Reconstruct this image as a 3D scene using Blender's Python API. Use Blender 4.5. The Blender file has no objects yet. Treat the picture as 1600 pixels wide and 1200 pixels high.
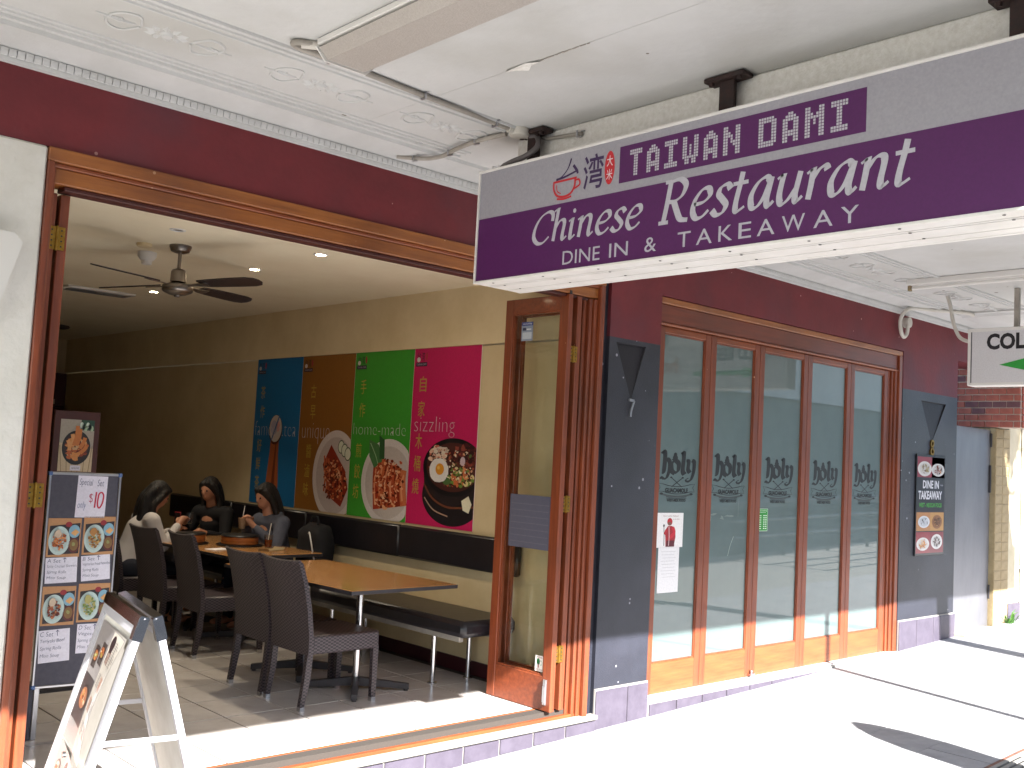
import bpy, bmesh, math, random
from mathutils import Vector, Matrix
random.seed(7)
R = math.radians
SC = bpy.context.scene
COL = SC.collection

# ------------------------------------------------------------------ camera, sky, sun, exposure
CAM = Vector((0.0, -4.62472, 1.76))
yaw, pitch, roll = 0.748277519, 0.0716981016, 0.0521647287
fw = Vector((math.sin(yaw)*math.cos(pitch), math.cos(yaw)*math.cos(pitch), math.sin(pitch)))
rt = Vector((math.cos(yaw), -math.sin(yaw), 0)); up = rt.cross(fw)
r2 = rt*math.cos(roll) + up*math.sin(roll); u2 = -rt*math.sin(roll) + up*math.cos(roll)
cd = bpy.data.cameras.new('camera'); cam = bpy.data.objects.new('camera', cd); COL.objects.link(cam)
cd.sensor_width = 36; cd.lens = 36.04; cd.clip_start = 0.05; cd.clip_end = 500
m = Matrix((( r2.x, u2.x, -fw.x, CAM.x), (r2.y, u2.y, -fw.y, CAM.y), (r2.z, u2.z, -fw.z, CAM.z), (0, 0, 0, 1)))
cam.matrix_world = m
SC.camera = cam

SUN_DIR = Vector((0.215, 1.0, -0.62)).normalized()      # the way the light travels
W = bpy.data.worlds.new('World'); SC.world = W; W.use_nodes = True
nt = W.node_tree; bg = nt.nodes['Background']
sky = nt.nodes.new('ShaderNodeTexSky'); sky.sky_type = 'NISHITA'; sky.sun_disc = False
sky.sun_elevation = R(31.3); sky.sun_rotation = math.pi + 0.21
nt.links.new(sky.outputs[0], bg.inputs[0]); bg.inputs[1].default_value = 0.10
sl = bpy.data.lights.new('sun', 'SUN'); sl.energy = 5.0; sl.angle = R(0.5); sl.color = (1.0, 0.975, 0.95)
so = bpy.data.objects.new('sun', sl); COL.objects.link(so); so.location = (-2, -12, 9)
so.rotation_euler = SUN_DIR.to_track_quat('-Z', 'Y').to_euler()
SC.view_settings.view_transform = 'Standard'; SC.view_settings.look = 'None'
SC.view_settings.exposure = 2.5; SC.view_settings.gamma = 1.0
SC.view_settings.use_curve_mapping = False

# ------------------------------------------------------------------ helpers
def lin(h):
    if isinstance(h, str):
        h = h.lstrip('#'); c = [int(h[i:i+2], 16)/255 for i in (0, 2, 4)]
        return tuple(x/12.92 if x <= .04045 else ((x+.055)/1.055)**2.4 for x in c)
    return tuple(h)

def mat(name, col, rough=.6, col2=None, scale=8, stretch=(1, 1, 1), lo=.35, hi=.65, bump=0, bscale=40, bdist=.004,
        metal=0, chips=None, chipsize=.06, chipscale=14, coat=0, detail=6, spec=.5, dirt=None):
    M = bpy.data.materials.new(name); M.use_nodes = True; t = M.node_tree; N = t.nodes; L = t.links
    b = N['Principled BSDF']; b.inputs['Roughness'].default_value = rough; b.inputs['Metallic'].default_value = metal
    b.inputs['Coat Weight'].default_value = coat; b.inputs['Coat Roughness'].default_value = .08
    b.inputs['Specular IOR Level'].default_value = spec
    c1 = lin(col); out = None
    tc = N.new('ShaderNodeTexCoord'); mp = N.new('ShaderNodeMapping'); mp.inputs['Scale'].default_value = stretch
    L.new(tc.outputs['Object'], mp.inputs[0])
    if col2:
        n = N.new('ShaderNodeTexNoise'); n.inputs['Scale'].default_value = scale; n.inputs['Detail'].default_value = detail
        n.inputs['Roughness'].default_value = .65
        L.new(mp.outputs[0], n.inputs[0])
        r = N.new('ShaderNodeValToRGB'); r.color_ramp.elements[0].position = lo; r.color_ramp.elements[1].position = hi
        r.color_ramp.elements[0].color = (*c1, 1); r.color_ramp.elements[1].color = (*lin(col2), 1)
        L.new(n.outputs['Fac'], r.inputs[0]); out = r.outputs[0]
    else:
        rgb = N.new('ShaderNodeRGB'); rgb.outputs[0].default_value = (*c1, 1); out = rgb.outputs[0]
    if chips:
        v = N.new('ShaderNodeTexVoronoi'); v.inputs['Scale'].default_value = chipscale; L.new(tc.outputs['Object'], v.inputs[0])
        nn = N.new('ShaderNodeTexNoise'); nn.inputs['Scale'].default_value = chipscale*.35; L.new(tc.outputs['Object'], nn.inputs[0])
        mm = N.new('ShaderNodeMath'); mm.operation = 'MULTIPLY'; L.new(nn.outputs['Fac'], mm.inputs[0]); mm.inputs[1].default_value = chipsize*2
        ms = N.new('ShaderNodeMath'); ms.operation = 'SUBTRACT'; L.new(mm.outputs[0], ms.inputs[0]); ms.inputs[1].default_value = chipsize*.72
        lt = N.new('ShaderNodeMath'); lt.operation = 'LESS_THAN'; L.new(v.outputs['Distance'], lt.inputs[0]); L.new(ms.outputs[0], lt.inputs[1])
        mx = N.new('ShaderNodeMix'); mx.data_type = 'RGBA'; L.new(lt.outputs[0], mx.inputs[0]); L.new(out, mx.inputs[6])
        mx.inputs[7].default_value = (*lin(chips), 1); out = mx.outputs[2]
    if dirt:
        n3 = N.new('ShaderNodeTexNoise'); n3.inputs['Scale'].default_value = 1.3; n3.inputs['Detail'].default_value = 8
        L.new(tc.outputs['Object'], n3.inputs[0])
        r3 = N.new('ShaderNodeValToRGB'); r3.color_ramp.elements[0].position = .5; r3.color_ramp.elements[1].position = .8
        L.new(n3.outputs['Fac'], r3.inputs[0])
        mx = N.new('ShaderNodeMix'); mx.data_type = 'RGBA'; L.new(r3.outputs[0], mx.inputs[0]); L.new(out, mx.inputs[6])
        mx.inputs[7].default_value = (*lin(dirt), 1); out = mx.outputs[2]
    L.new(out, b.inputs['Base Color'])
    if bump:
        n2 = N.new('ShaderNodeTexNoise'); n2.inputs['Scale'].default_value = bscale; n2.inputs['Detail'].default_value = 8
        L.new(mp.outputs[0], n2.inputs[0])
        bp = N.new('ShaderNodeBump'); bp.inputs['Strength'].default_value = bump; bp.inputs['Distance'].default_value = bdist
        L.new(n2.outputs['Fac'], bp.inputs['Height']); L.new(bp.outputs[0], b.inputs['Normal'])
    return M

def wood(name, axis, c1='9a4a22', c2='6e2c14', rough=.42, c3='5a3020'):
    s = {'x': (.9, 14, 14), 'y': (14, .9, 14), 'z': (14, 14, .9)}[axis]
    return mat(name, c1, rough, c2, scale=2.6, stretch=s, lo=.3, hi=.75, bump=.3, bscale=9, coat=.15, chips='c49a78', chipsize=.09, chipscale=7, bdist=.002, dirt=c3)

def glass(name, tint=(.93, .97, .94), rough=0.0):
    M = bpy.data.materials.new(name); M.use_nodes = True; t = M.node_tree; N = t.nodes; L = t.links
    for n in list(N): N.remove(n)
    o = N.new('ShaderNodeOutputMaterial'); tr = N.new('ShaderNodeBsdfTransparent'); tr.inputs[0].default_value = (*tint, 1)
    gl = N.new('ShaderNodeBsdfGlossy'); gl.inputs['Roughness'].default_value = rough
    ge = N.new('ShaderNodeNewGeometry'); dt = N.new('ShaderNodeVectorMath'); dt.operation = 'DOT_PRODUCT'
    L.new(ge.outputs['Normal'], dt.inputs[0]); L.new(ge.outputs['Incoming'], dt.inputs[1])
    def mth(op, a, b=None):
        q = N.new('ShaderNodeMath'); q.operation = op
        for i_, v_ in enumerate((a, b)):
            if v_ is None: continue
            if isinstance(v_, (int, float)): q.inputs[i_].default_value = v_
            else: L.new(v_, q.inputs[i_])
        return q.outputs[0]
    fz = mth('ADD', mth('MULTIPLY', mth('POWER', mth('SUBTRACT', 1.0, mth('ABSOLUTE', dt.outputs['Value'])), 5.0), .96), .04)
    mx = N.new('ShaderNodeMixShader'); L.new(fz, mx.inputs[0]); L.new(tr.outputs[0], mx.inputs[1]); L.new(gl.outputs[0], mx.inputs[2])
    L.new(mx.outputs[0], o.inputs[0]); return M

def emit(name, col, s):
    M = bpy.data.materials.new(name); M.use_nodes = True; b = M.node_tree.nodes['Principled BSDF']
    b.inputs['Base Color'].default_value = (*lin(col), 1); b.inputs['Emission Color'].default_value = (*lin(col), 1)
    b.inputs['Emission Strength'].default_value = s; return M

def print_mat(name, rough=.45, coat=0):
    M = bpy.data.materials.new(name); M.use_nodes = True; t = M.node_tree; b = t.nodes['Principled BSDF']
    a = t.nodes.new('ShaderNodeVertexColor'); a.layer_name = 'Col'
    n = t.nodes.new('ShaderNodeTexNoise'); n.inputs['Scale'].default_value = 90; n.inputs['Detail'].default_value = 4
    mr = t.nodes.new('ShaderNodeMapRange'); mr.inputs['To Min'].default_value = .82; mr.inputs['To Max'].default_value = 1.12
    tc = t.nodes.new('ShaderNodeTexCoord'); t.links.new(tc.outputs['Object'], n.inputs[0]); t.links.new(n.outputs['Fac'], mr.inputs[0])
    vm = t.nodes.new('ShaderNodeVectorMath'); vm.operation = 'SCALE'
    t.links.new(a.outputs[0], vm.inputs[0]); t.links.new(mr.outputs[0], vm.inputs['Scale'])
    t.links.new(vm.outputs[0], b.inputs['Base Color']); b.inputs['Roughness'].default_value = rough
    b.inputs['Coat Weight'].default_value = coat; b.inputs['Coat Roughness'].default_value = .1
    return M

def link(name, me, parent=None):
    o = bpy.data.objects.new(name, me); COL.objects.link(o)
    if parent: o.parent = parent
    return o
def tag(o, label=None, cat=None, group=None, kind=None):
    if label: o['label'] = label
    if cat: o['category'] = cat
    if group: o['group'] = group
    if kind: o['kind'] = kind
    return o
def thing(name, label, cat, loc=(0, 0, 0), rz=0, group=None):
    o = link(name, None); o.location = loc; o.rotation_euler = (0, 0, rz); o.empty_display_size = .1
    return tag(o, label, cat, group)
def tree_copy(o, parent=None):
    c = o.copy(); COL.objects.link(c); c.parent = parent if parent else o.parent
    for ch in [x for x in o.children]: tree_copy(ch, c)
    return c

class MB:
    """collects boxes, prisms, tubes; builds one mesh object"""
    def __init__(s): s.v = []; s.f = []
    def add(s, vs, fs):
        k = len(s.v); s.v += [tuple(v) for v in vs]; s.f += [tuple(i+k for i in f) for f in fs]; return s
    def box(s, a, b, M=None):
        x0, y0, z0 = [min(a[i], b[i]) for i in range(3)]; x1, y1, z1 = [max(a[i], b[i]) for i in range(3)]
        vs = [(x0, y0, z0), (x1, y0, z0), (x1, y1, z0), (x0, y1, z0), (x0, y0, z1), (x1, y0, z1), (x1, y1, z1), (x0, y1, z1)]
        if M: vs = [M @ Vector(v) for v in vs]
        return s.add(vs, [(0, 3, 2, 1), (4, 5, 6, 7), (0, 1, 5, 4), (1, 2, 6, 5), (2, 3, 7, 6), (3, 0, 4, 7)])
    def cham(s, a, b, c=.004):
        """box with chamfered edges"""
        lo = Vector([min(a[i], b[i]) for i in range(3)]); hi = Vector([max(a[i], b[i]) for i in range(3)])
        bm = bmesh.new(); bmesh.ops.create_cube(bm, size=1)
        for v in bm.verts: v.co = Vector([lo[i] + (v.co[i]+.5)*(hi[i]-lo[i]) for i in range(3)])
        c = min(c, min(hi-lo)*.4)
        bmesh.ops.bevel(bm, geom=list(bm.edges), offset=c, segments=1, affect='EDGES', profile=.5)
        s.add([v.co.copy() for v in bm.verts], [tuple(v.index for v in f.verts) for f in bm.faces] if bm.verts.index_update() is None else []); bm.free(); return s
    def quad(s, *p): return s.add(p, [tuple(range(len(p)))])
    def prism(s, poly, axis, a, b):
        """poly = list of 2-d points in the plane across axis, extruded from a to b"""
        n = len(poly)
        def P(q, t): return {'x': (t, q[0], q[1]), 'y': (q[0], t, q[1]), 'z': (q[0], q[1], t)}[axis]
        vs = [P(q, a) for q in poly] + [P(q, b) for q in poly]
        return s.add(vs, [tuple(range(n))[::-1], tuple(range(n, 2*n))] + [(i, (i+1) % n, n+(i+1) % n, n+i) for i in range(n)])
    def tube(s, pts, r, n=10, caps=True):
        pts = [Vector(p) for p in pts]; rs = r if isinstance(r, (list, tuple)) else [r]*len(pts)
        base = len(s.v); prev = None
        for i, p in enumerate(pts):
            d = (pts[min(i+1, len(pts)-1)] - pts[max(i-1, 0)]).normalized()
            if prev is None:
                a = Vector((0, 0, 1)) if abs(d.z) < .9 else Vector((1, 0, 0)); e1 = d.cross(a).normalized()
            else: e1 = (prev - d*prev.dot(d)).normalized()
            prev = e1; e2 = d.cross(e1)
            for k in range(n):
                an = 2*math.pi*k/n; s.v.append(tuple(p + (e1*math.cos(an) + e2*math.sin(an))*rs[i]))
        for i in range(len(pts)-1):
            for k in range(n):
                a = base+i*n+k; b2 = base+i*n+(k+1) % n; s.f.append((a, b2, b2+n, a+n))
        if caps:
            s.f.append(tuple(base+k for k in range(n))[::-1]); s.f.append(tuple(base+(len(pts)-1)*n+k for k in range(n)))
        return s
    def lathe(s, prof, c=(0, 0, 0), n=24):
        base = len(s.v)
        for (r, z) in prof:
            for k in range(n):
                a = 2*math.pi*k/n; s.v.append((c[0]+r*math.cos(a), c[1]+r*math.sin(a), c[2]+z))
        for i in range(len(prof)-1):
            for k in range(n):
                a = base+i*n+k; b2 = base+i*n+(k+1) % n; s.f.append((a, b2, b2+n, a+n))
        s.f.append(tuple(base+k for k in range(n))[::-1]); s.f.append(tuple(base+(len(prof)-1)*n+k for k in range(n)))
        return s
    def mesh(s, name, m, smooth=False):
        me = bpy.data.meshes.new(name); me.from_pydata(s.v, [], s.f)
        if m: me.materials.append(m)
        bm = bmesh.new(); bm.from_mesh(me); bmesh.ops.recalc_face_normals(bm, faces=bm.faces); bm.to_mesh(me); bm.free()
        if smooth:
            me.polygons.foreach_set('use_smooth', [True]*len(me.polygons))
            try: me.set_sharp_from_angle(angle=R(40))
            except Exception: pass
        me.update(); return me
    def build(s, name, m, parent=None, smooth=False): return link(name, s.mesh(name, m, smooth), parent)
def catmull(P, n=7):
    P = [Vector(p) for p in P]; Q = [P[0]] + P + [P[-1]]; out = []
    for i in range(1, len(Q)-2):
        a, b, c, d = Q[i-1:i+3]
        if (b-c).length < 1e-6: continue
        for k in range(n):
            t = k/n; out.append(.5*((2*b) + (c-a)*t + (2*a-5*b+4*c-d)*t*t + (3*b-a-3*c+d)*t**3))
    out.append(P[-1]); return out
def box(name, a, b, m, parent=None, c=0): 
    return (MB().cham(a, b, c) if c else MB().box(a, b)).build(name, m, parent)

# ---- flat print: coloured polygons and type laid on a plane, in layers a fraction of a millimetre apart
class Print:
    def __init__(s, O, U, V, step=.00035):
        s.O = Vector(O); s.U = Vector(U).normalized(); s.V = Vector(V).normalized(); s.N = s.U.cross(s.V); s.step = step
        s.v = []; s.f = []; s.c = []; s.lay = 1; s.last = 0
    def P(s, u, v, l): return tuple(s.O + s.U*u + s.V*v + s.N*(l*s.step))
    def poly(s, pts, col, l=None):
        s.last += 1
        if l is None: l = s.lay
        k = len(s.v); s.v += [s.P(u, v, l) for u, v in pts]; s.f.append(tuple(range(k, k+len(pts)))); s.c.append(lin(col))
    def rect(s, u0, v0, u1, v1, col, l=None): s.poly([(u0, v0), (u1, v0), (u1, v1), (u0, v1)], col, l)
    def ell(s, cu, cv, ru, rv, col, l=None, n=28, jit=0, rot=0, a0=0, a1=2*math.pi):
        pts = []
        for k in range(n if a1-a0 > 6.2 else n+1):
            a = a0+(a1-a0)*k/n; q = 1+random.uniform(-jit, jit); x = ru*q*math.cos(a); y = rv*q*math.sin(a)
            pts.append((cu+x*math.cos(rot)-y*math.sin(rot), cv+x*math.sin(rot)+y*math.cos(rot)))
        s.poly(pts, col, l)
    def ribbon(s, pts, w, col, l=None, nib=None, smooth=True):
        """a stroke; nib=(angle, thin ratio) gives a broad-nib pen"""
        P = catmull([(p[0], p[1], 0) for p in pts]) if smooth and len(pts) > 2 else [Vector((p[0], p[1], 0)) for p in pts]
        L = []; Rr = []
        for i, p in enumerate(P):
            d = (P[min(i+1, len(P)-1)] - P[max(i-1, 0)])
            if d.length < 1e-9: d = Vector((1, 0, 0))
            d.normalize(); n = Vector((-d.y, d.x, 0)); hw = w/2
            if nib:
                th = math.atan2(d.y, d.x) - nib[0]; hw = w/2*math.sqrt(math.sin(th)**2 + (nib[1]*math.cos(th))**2)
            L.append(p+n*hw); Rr.append(p-n*hw)
        if l is None: l = s.lay
        k = len(s.v); n = len(P)
        s.v += [s.P(q.x, q.y, l) for q in L] + [s.P(q.x, q.y, l) for q in Rr]
        for i in range(n-1): s.f.append((k+n+i, k+n+i+1, k+i+1, k+i)); s.c.append(lin(col))
    def text(s, body, u0, v0, u1, v1, col, l=None, bold=0, shear=0, keep=False, wob=0, squeeze=None):
        c = bpy.data.curves.new('type', 'FONT'); c.body = body; c.offset = bold; c.shear = shear; c.resolution_u = 3
        o = bpy.data.objects.new('type', c); COL.objects.link(o); dg = bpy.context.evaluated_depsgraph_get()
        me = bpy.data.meshes.new_from_object(o.evaluated_get(dg)); bpy.data.objects.remove(o); bpy.data.curves.remove(c)
        xs = [v.co.x for v in me.vertices]; ys = [v.co.y for v in me.vertices]
        if not xs: return
        x0, x1, y0, y1 = min(xs), max(xs), min(ys), max(ys)
        su = (u1-u0)/max(x1-x0, 1e-6); sv = (v1-v0)/max(y1-y0, 1e-6)
        if keep: su = min(su, sv); sv = min(sv, su*1.3)
        if l is None: l = s.lay
        k = len(s.v)
        for v in me.vertices:
            u = u0+(v.co.x-x0)*su; w = v0+(v.co.y-y0)*sv
            if wob: w += wob*math.sin(u*60)+wob*.6*math.sin(u*23+1)
            s.v.append(s.P(u, w, l))
        for p in me.polygons: s.f.append(tuple(k+i for i in p.vertices)); s.c.append(lin(col))
        bpy.data.meshes.remove(me)
    def build(s, name, m, parent=None):
        me = bpy.data.meshes.new(name); me.from_pydata(s.v, [], s.f); me.materials.append(m)
        ca = me.color_attributes.new('Col', 'FLOAT_COLOR', 'CORNER'); flat = []
        for p, c in zip(me.polygons, s.c): flat += [c[0], c[1], c[2], 1.0]*p.loop_total
        ca.data.foreach_set('color', flat); me.update(); return link(name, me, parent)

def dish(p, cu, cv, r, ry, pal, plate='d8d8d0', n=46, l0=2, food=.62, seed=1):
    rs = random.Random(seed)
    p.ell(cu, cv, r, ry, plate, l0, 40); p.ell(cu, cv, r*.78, ry*.78, tuple(x*.86 for x in lin(plate)), l0+1, 36)
    for i in range(n):
        a = rs.uniform(0, 6.28); q = math.sqrt(rs.random())*food
        st = random.getstate(); random.seed(rs.random())
        p.ell(cu+math.cos(a)*q*r, cv+math.sin(a)*q*ry, r*rs.uniform(.07, .17), ry*rs.uniform(.04, .1), rs.choice(pal), l0+2+i*.25, 8, .3, rs.uniform(0, 3.1))
        random.setstate(st)

# ------------------------------------------------------------------ materials
M = {}
M['wood_z'] = wood('door_timber_upright', 'z', '8c4526', '5f2a18')
M['wood_x'] = wood('door_timber_level', 'x', '96502a', '6f361c')
M['wood_y'] = wood('door_timber_deep', 'y', '8c4526', '5f2a18')
M['wood_dark'] = wood('transom_timber', 'x', '7c3a22', '5e2618')
M['wood_gold'] = wood('head_timber', 'x', 'a5652f', '7c4420')
M['maroon'] = mat('maroon_paint', '74262c', .62, '642127', scale=2.2, bump=.5, bscale=30, chips='b88a84', chipsize=.15, chipscale=7, dirt='58303a')
M['navy'] = mat('navy_paint', '272933', .45, '1f2029', scale=3, bump=.45, bscale=120, bdist=.006, chips='9a9aa4', chipsize=.2, chipscale=10, spec=.6, dirt='3a3b46')
M['hollow'] = mat('hollow_black', '15141a', .6, '1c1a22', scale=5, bump=.4)  # near-black colour of the hollows, darker than the navy pillar around them
M['plaster'] = mat('white_plaster', 'e0ded8', .8, 'd4d1c8', scale=3, bump=.7, bscale=14, bdist=.012)
M['awn'] = mat('awning_lining_paint', 'cbcbca', .75, 'bfbfbd', scale=1.2, bump=.35, bscale=22, chips='6d655a', chipsize=.11, chipscale=4.5, bdist=.006, dirt='b3b1ab')
M['awn2'] = mat('cornice_paint', 'cbcbca', .7, 'c0c0be', scale=3, bump=.3, bscale=50)
M['beam'] = mat('rough_beam_paint', 'e6e4df', .85, 'd6d3cb', scale=40, bump=.6, bscale=110, bdist=.006)
M['pave'] = mat('paver', '9e9d9e', .8, '8c8b8c', scale=5, bump=.5, bscale=80, chips='5c5852', chipsize=.2, chipscale=2.2, dirt='85817b')
M['pave2'] = mat('paver_grey', '9a9a9c', .8, '87878b', scale=9, bump=.4, bscale=80)
M['asphalt'] = mat('asphalt', '3d3d3f', .9, '333335', scale=60, bump=.6, bscale=90)
M['conc'] = mat('concrete', '8f8c86', .85, '8d8a84', scale=5, bump=.4)
M['cream'] = mat('cream_wall_paint', 'd2be98', .7, 'c6b189', scale=2, bump=.1, bscale=60)
M['cream2'] = mat('cream_wall_paint_upper', 'dccaa4', .7, 'd0bc94', scale=2, bump=.1, bscale=60)
M['ceil_in'] = mat('cream_ceiling_paint', 'ece2c8', .75, 'e6dabe', scale=2)
M['tile'] = mat('floor_tile', 'cac4c0', .2, 'bcb6b1', scale=5, spec=.5)
M['grout'] = mat('grout', '3a342f', .95)
M['tilepurple'] = mat('skirting_tile', '4e4854', .5, '433d49', scale=10, bump=.2)
M['tilegrout'] = mat('pale_mortar', '8f8b86', .9)
M['black'] = mat('black_vinyl', '17161a', .32, '1f1d22', scale=6, bump=.3, bscale=14, spec=.5)
M['wicker'] = None
M['lam'] = mat('table_laminate', 'b98a58', .24, 'a97846', scale=3, stretch=(8, 1, 1), coat=.4)
M['edge'] = mat('table_edging', '2c292d', .5)
M['chrome'] = mat('chrome', 'c9c9cc', .16, metal=1)
M['iron'] = mat('black_iron', '1a1a1c', .5)
M['rust'] = mat('rusty_bracket', '241d1c', .8, '3a2420', scale=20, bump=.5)
M['alu'] = mat('aluminium', 'b8b8bc', .3, metal=.9)
M['aluw'] = mat('white_aluminium', 'e4e2df', .38, 'd8d5d0', scale=5)
M['signgrey'] = mat('sign_grey_film', '9c9ba2', .35, coat=.2)
M['brass'] = mat('brass', 'b08a3c', .35, '8f6c2a', scale=40, metal=.9)
M['pvc'] = mat('grey_conduit', 'a9a39a', .6, '8f8980', scale=6)
M['pvcw'] = mat('white_conduit', 'd0ccc4', .6, 'bfbab0', scale=6)
M['diff'] = mat('prismatic_diffuser', 'b4aea8', .35, 'a69f98', scale=160, bump=.6, bscale=200)
M['print'] = print_mat('printed_sheet', .5)
M['printg'] = print_mat('printed_gloss', .3, .5)
M['signp'] = print_mat('sign_vinyl', .55)
M['paper'] = mat('paper', 'e6e3e4', .8, 'dcd8da', scale=12)
M['board'] = mat('board_felt', '53525c', .9, '4b4a55', scale=40)
M['frost'] = mat('frosted_film_glass', '5a6b69', .5, '50615f', scale=1.4, coat=1, spec=.5)
M['frost'].node_tree.nodes['Principled BSDF'].inputs['Coat Roughness'].default_value = .008; M['frost'].node_tree.nodes['Principled BSDF'].inputs['Coat IOR'].default_value = 1.8
M['glass'] = glass('door_glass', (.982, .992, .98))
M['glassc'] = glass('clear_glass', (.97, .98, .98))
M['gate'] = mat('galvanised_sheet', '8e8e93', .38, '7e7e84', scale=1.4, stretch=(2, 1, .8), metal=.75, bump=.15, bscale=3)
M['brick'] = mat('red_brick', 'a65e4e', .85, '8a4a3e', scale=9, bump=.6, bscale=50)
M['brickb'] = mat('dark_brick', '6e474a', .85, '5c3a3e', scale=9, bump=.6)
M['mortar'] = mat('mortar', 'b8a69a', .9)
M['ybrick'] = mat('cream_brick', 'a08e6c', .8, '8c7b5c', scale=8, bump=.5)
M['render'] = mat('cream_render', 'c4baa2', .8, 'b5ab92', scale=4, bump=.3)
M['white'] = mat('white_paint', 'dcdad6', .6)
M['green'] = mat('green_leaf', '4c7a2c', .6, '35601f', scale=30)
M['leafd'] = mat('tree_leaf', '3c5c26', .6, '27421a', scale=14)
M['bark'] = mat('bark', '54463a', .9, '3a3028', scale=12, bump=1)
M['black_plastic'] = mat('black_plastic', '18181a', .4)
M['skin'] = mat('skin', 'b98468', .55)
M['hair'] = mat('dark_hair', '120f0d', .62, '1e1713', scale=60, stretch=(1, 1, .12), bump=1, bscale=70, bdist=.01)
M['wshirt'] = mat('white_cotton', 'c9c4c2', .85, bump=.4, bscale=12)
M['bshirt'] = mat('black_cotton', '121115', .85, bump=.4, bscale=12)
M['gshirt'] = mat('grey_fleece', '5a5d6b', .9, '4f525f', scale=20, bump=.5, bscale=12)
M['denim'] = mat('dark_denim', '1b1e2b', .9)
M['bamboo'] = mat('bamboo', 'a4612b', .45, '8a4c20', scale=12)
M['rib'] = mat('corrugated_steel', '6f7a7a', .6)
M['redcab'] = mat('red_brown_cabinet', '4c1f1a', .5, '3c1814', scale=4)
M['pile'] = mat('maroon_appliance', '3a1018', .5)

# wicker with a woven relief
def wicker():
    Mm = bpy.data.materials.new('woven_wicker'); Mm.use_nodes = True; t = Mm.node_tree; N = t.nodes; L = t.links; b = N['Principled BSDF']
    tc = N.new('ShaderNodeTexCoord'); ck = N.new('ShaderNodeTexChecker'); ck.inputs['Scale'].default_value = 85
    mp = N.new('ShaderNodeMapping'); mp.inputs['Scale'].default_value = (.6, .6, 1.15); L.new(tc.outputs['Object'], mp.inputs[0]); L.new(mp.outputs[0], ck.inputs[0])
    ck.inputs[1].default_value = (*lin('4a4044'), 1); ck.inputs[2].default_value = (*lin('17131a'), 1)
    L.new(ck.outputs[0], b.inputs['Base Color']); b.inputs['Roughness'].default_value = .42
    bp = N.new('ShaderNodeBump'); bp.inputs['Strength'].default_value = .8; bp.inputs['Distance'].default_value = .003
    L.new(ck.outputs[1], bp.inputs['Height']); L.new(bp.outputs[0], b.inputs['Normal']); return Mm
M['wicker'] = wicker()

FZ = .154                                # shop floor level
def gz(x): return .033*(x-5.175)         # the footpath climbs gently to the right

# ------------------------------------------------------------------ the ground
def slope_sheet(name, x0, x1, y0, y1, dz, m, thick=.0):
    mb = MB(); a = [(x0, y0, gz(x0)+dz), (x1, y0, gz(x1)+dz), (x1, y1, gz(x1)+dz), (x0, y1, gz(x0)+dz)]
    if thick:
        b = [(x, y, z-thick) for x, y, z in a]
        mb.add(a+b, [(0, 1, 2, 3), (7, 6, 5, 4), (0, 4, 5, 1), (1, 5, 6, 2), (2, 6, 7, 3), (3, 7, 4, 0)])
    else: mb.quad(*a)
    return tag(mb.build(name, m), kind='structure')
ground = slope_sheet('ground', -90, 120, -120, 60, -.45, M['conc'])
pavement = slope_sheet('pavement', -30, 90, -5.2, .0, -.012, M['conc'], .35)
kerb = slope_sheet('kerb', -30, 90, -5.4, -5.2, -.006, M['conc'], .35)
road = slope_sheet('road', -30, 90, -13.4, -5.4, -.14, M['asphalt'], .2)
far_pave = slope_sheet('far_pavement', -30, 90, -16.5, -13.4, -.01, M['conc'], .3)
# pavers near the camera's view, each a slab of its own
pm = {}
for key in ('pave', 'pave2'):
    me = MB()
    L_, W_ = .594, .394
    me.add([(0, 0, 0), (L_, 0, gz(L_)-gz(0)), (L_, W_, gz(L_)-gz(0)), (0, W_, 0),
            (0, 0, -.03), (L_, 0, gz(L_)-gz(0)-.03), (L_, W_, gz(L_)-gz(0)-.03), (0, W_, -.03)],
           [(0, 1, 2, 3), (7, 6, 5, 4), (0, 4, 5, 1), (1, 5, 6, 2), (2, 6, 7, 3), (3, 7, 4, 0)])
    pm[key] = me.mesh('paver', M[key])
for j in range(7):
    y = -.4-j*.4
    for i in range(-2, 26):
        x = 1.8+i*.6+(.3 if j % 2 else 0)
        if x < .5+0*j or x > 15.5: continue
        if 1.9 < -y < 2.5 and 5.9 < x+.3 < 8.3: pass
        o = link('paver', pm['pave2' if (x > 11.1 and j == 0) else 'pave'], pavement); o.location = (x, y, gz(x)+random.uniform(-.001, .001))
# interior floor with a tile for every tile
floor = tag(box('shop_floor', (.5, .06, -.1), (5.16, 11, FZ-.004), M['grout']), kind='structure')
tme = MB().cham((0, 0, -.01), (.3905, .3905, 0), .0008).mesh('floor_tile', M['tile'])
for j in range(25):
    for i in range(12):
        x = .63+i*.4; y = .165+j*.4
        if x+.394 > 5.15: continue
        o = link('floor_tile', tme, floor); o.location = (x, y, FZ+random.uniform(-.0006, .0006))

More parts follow.
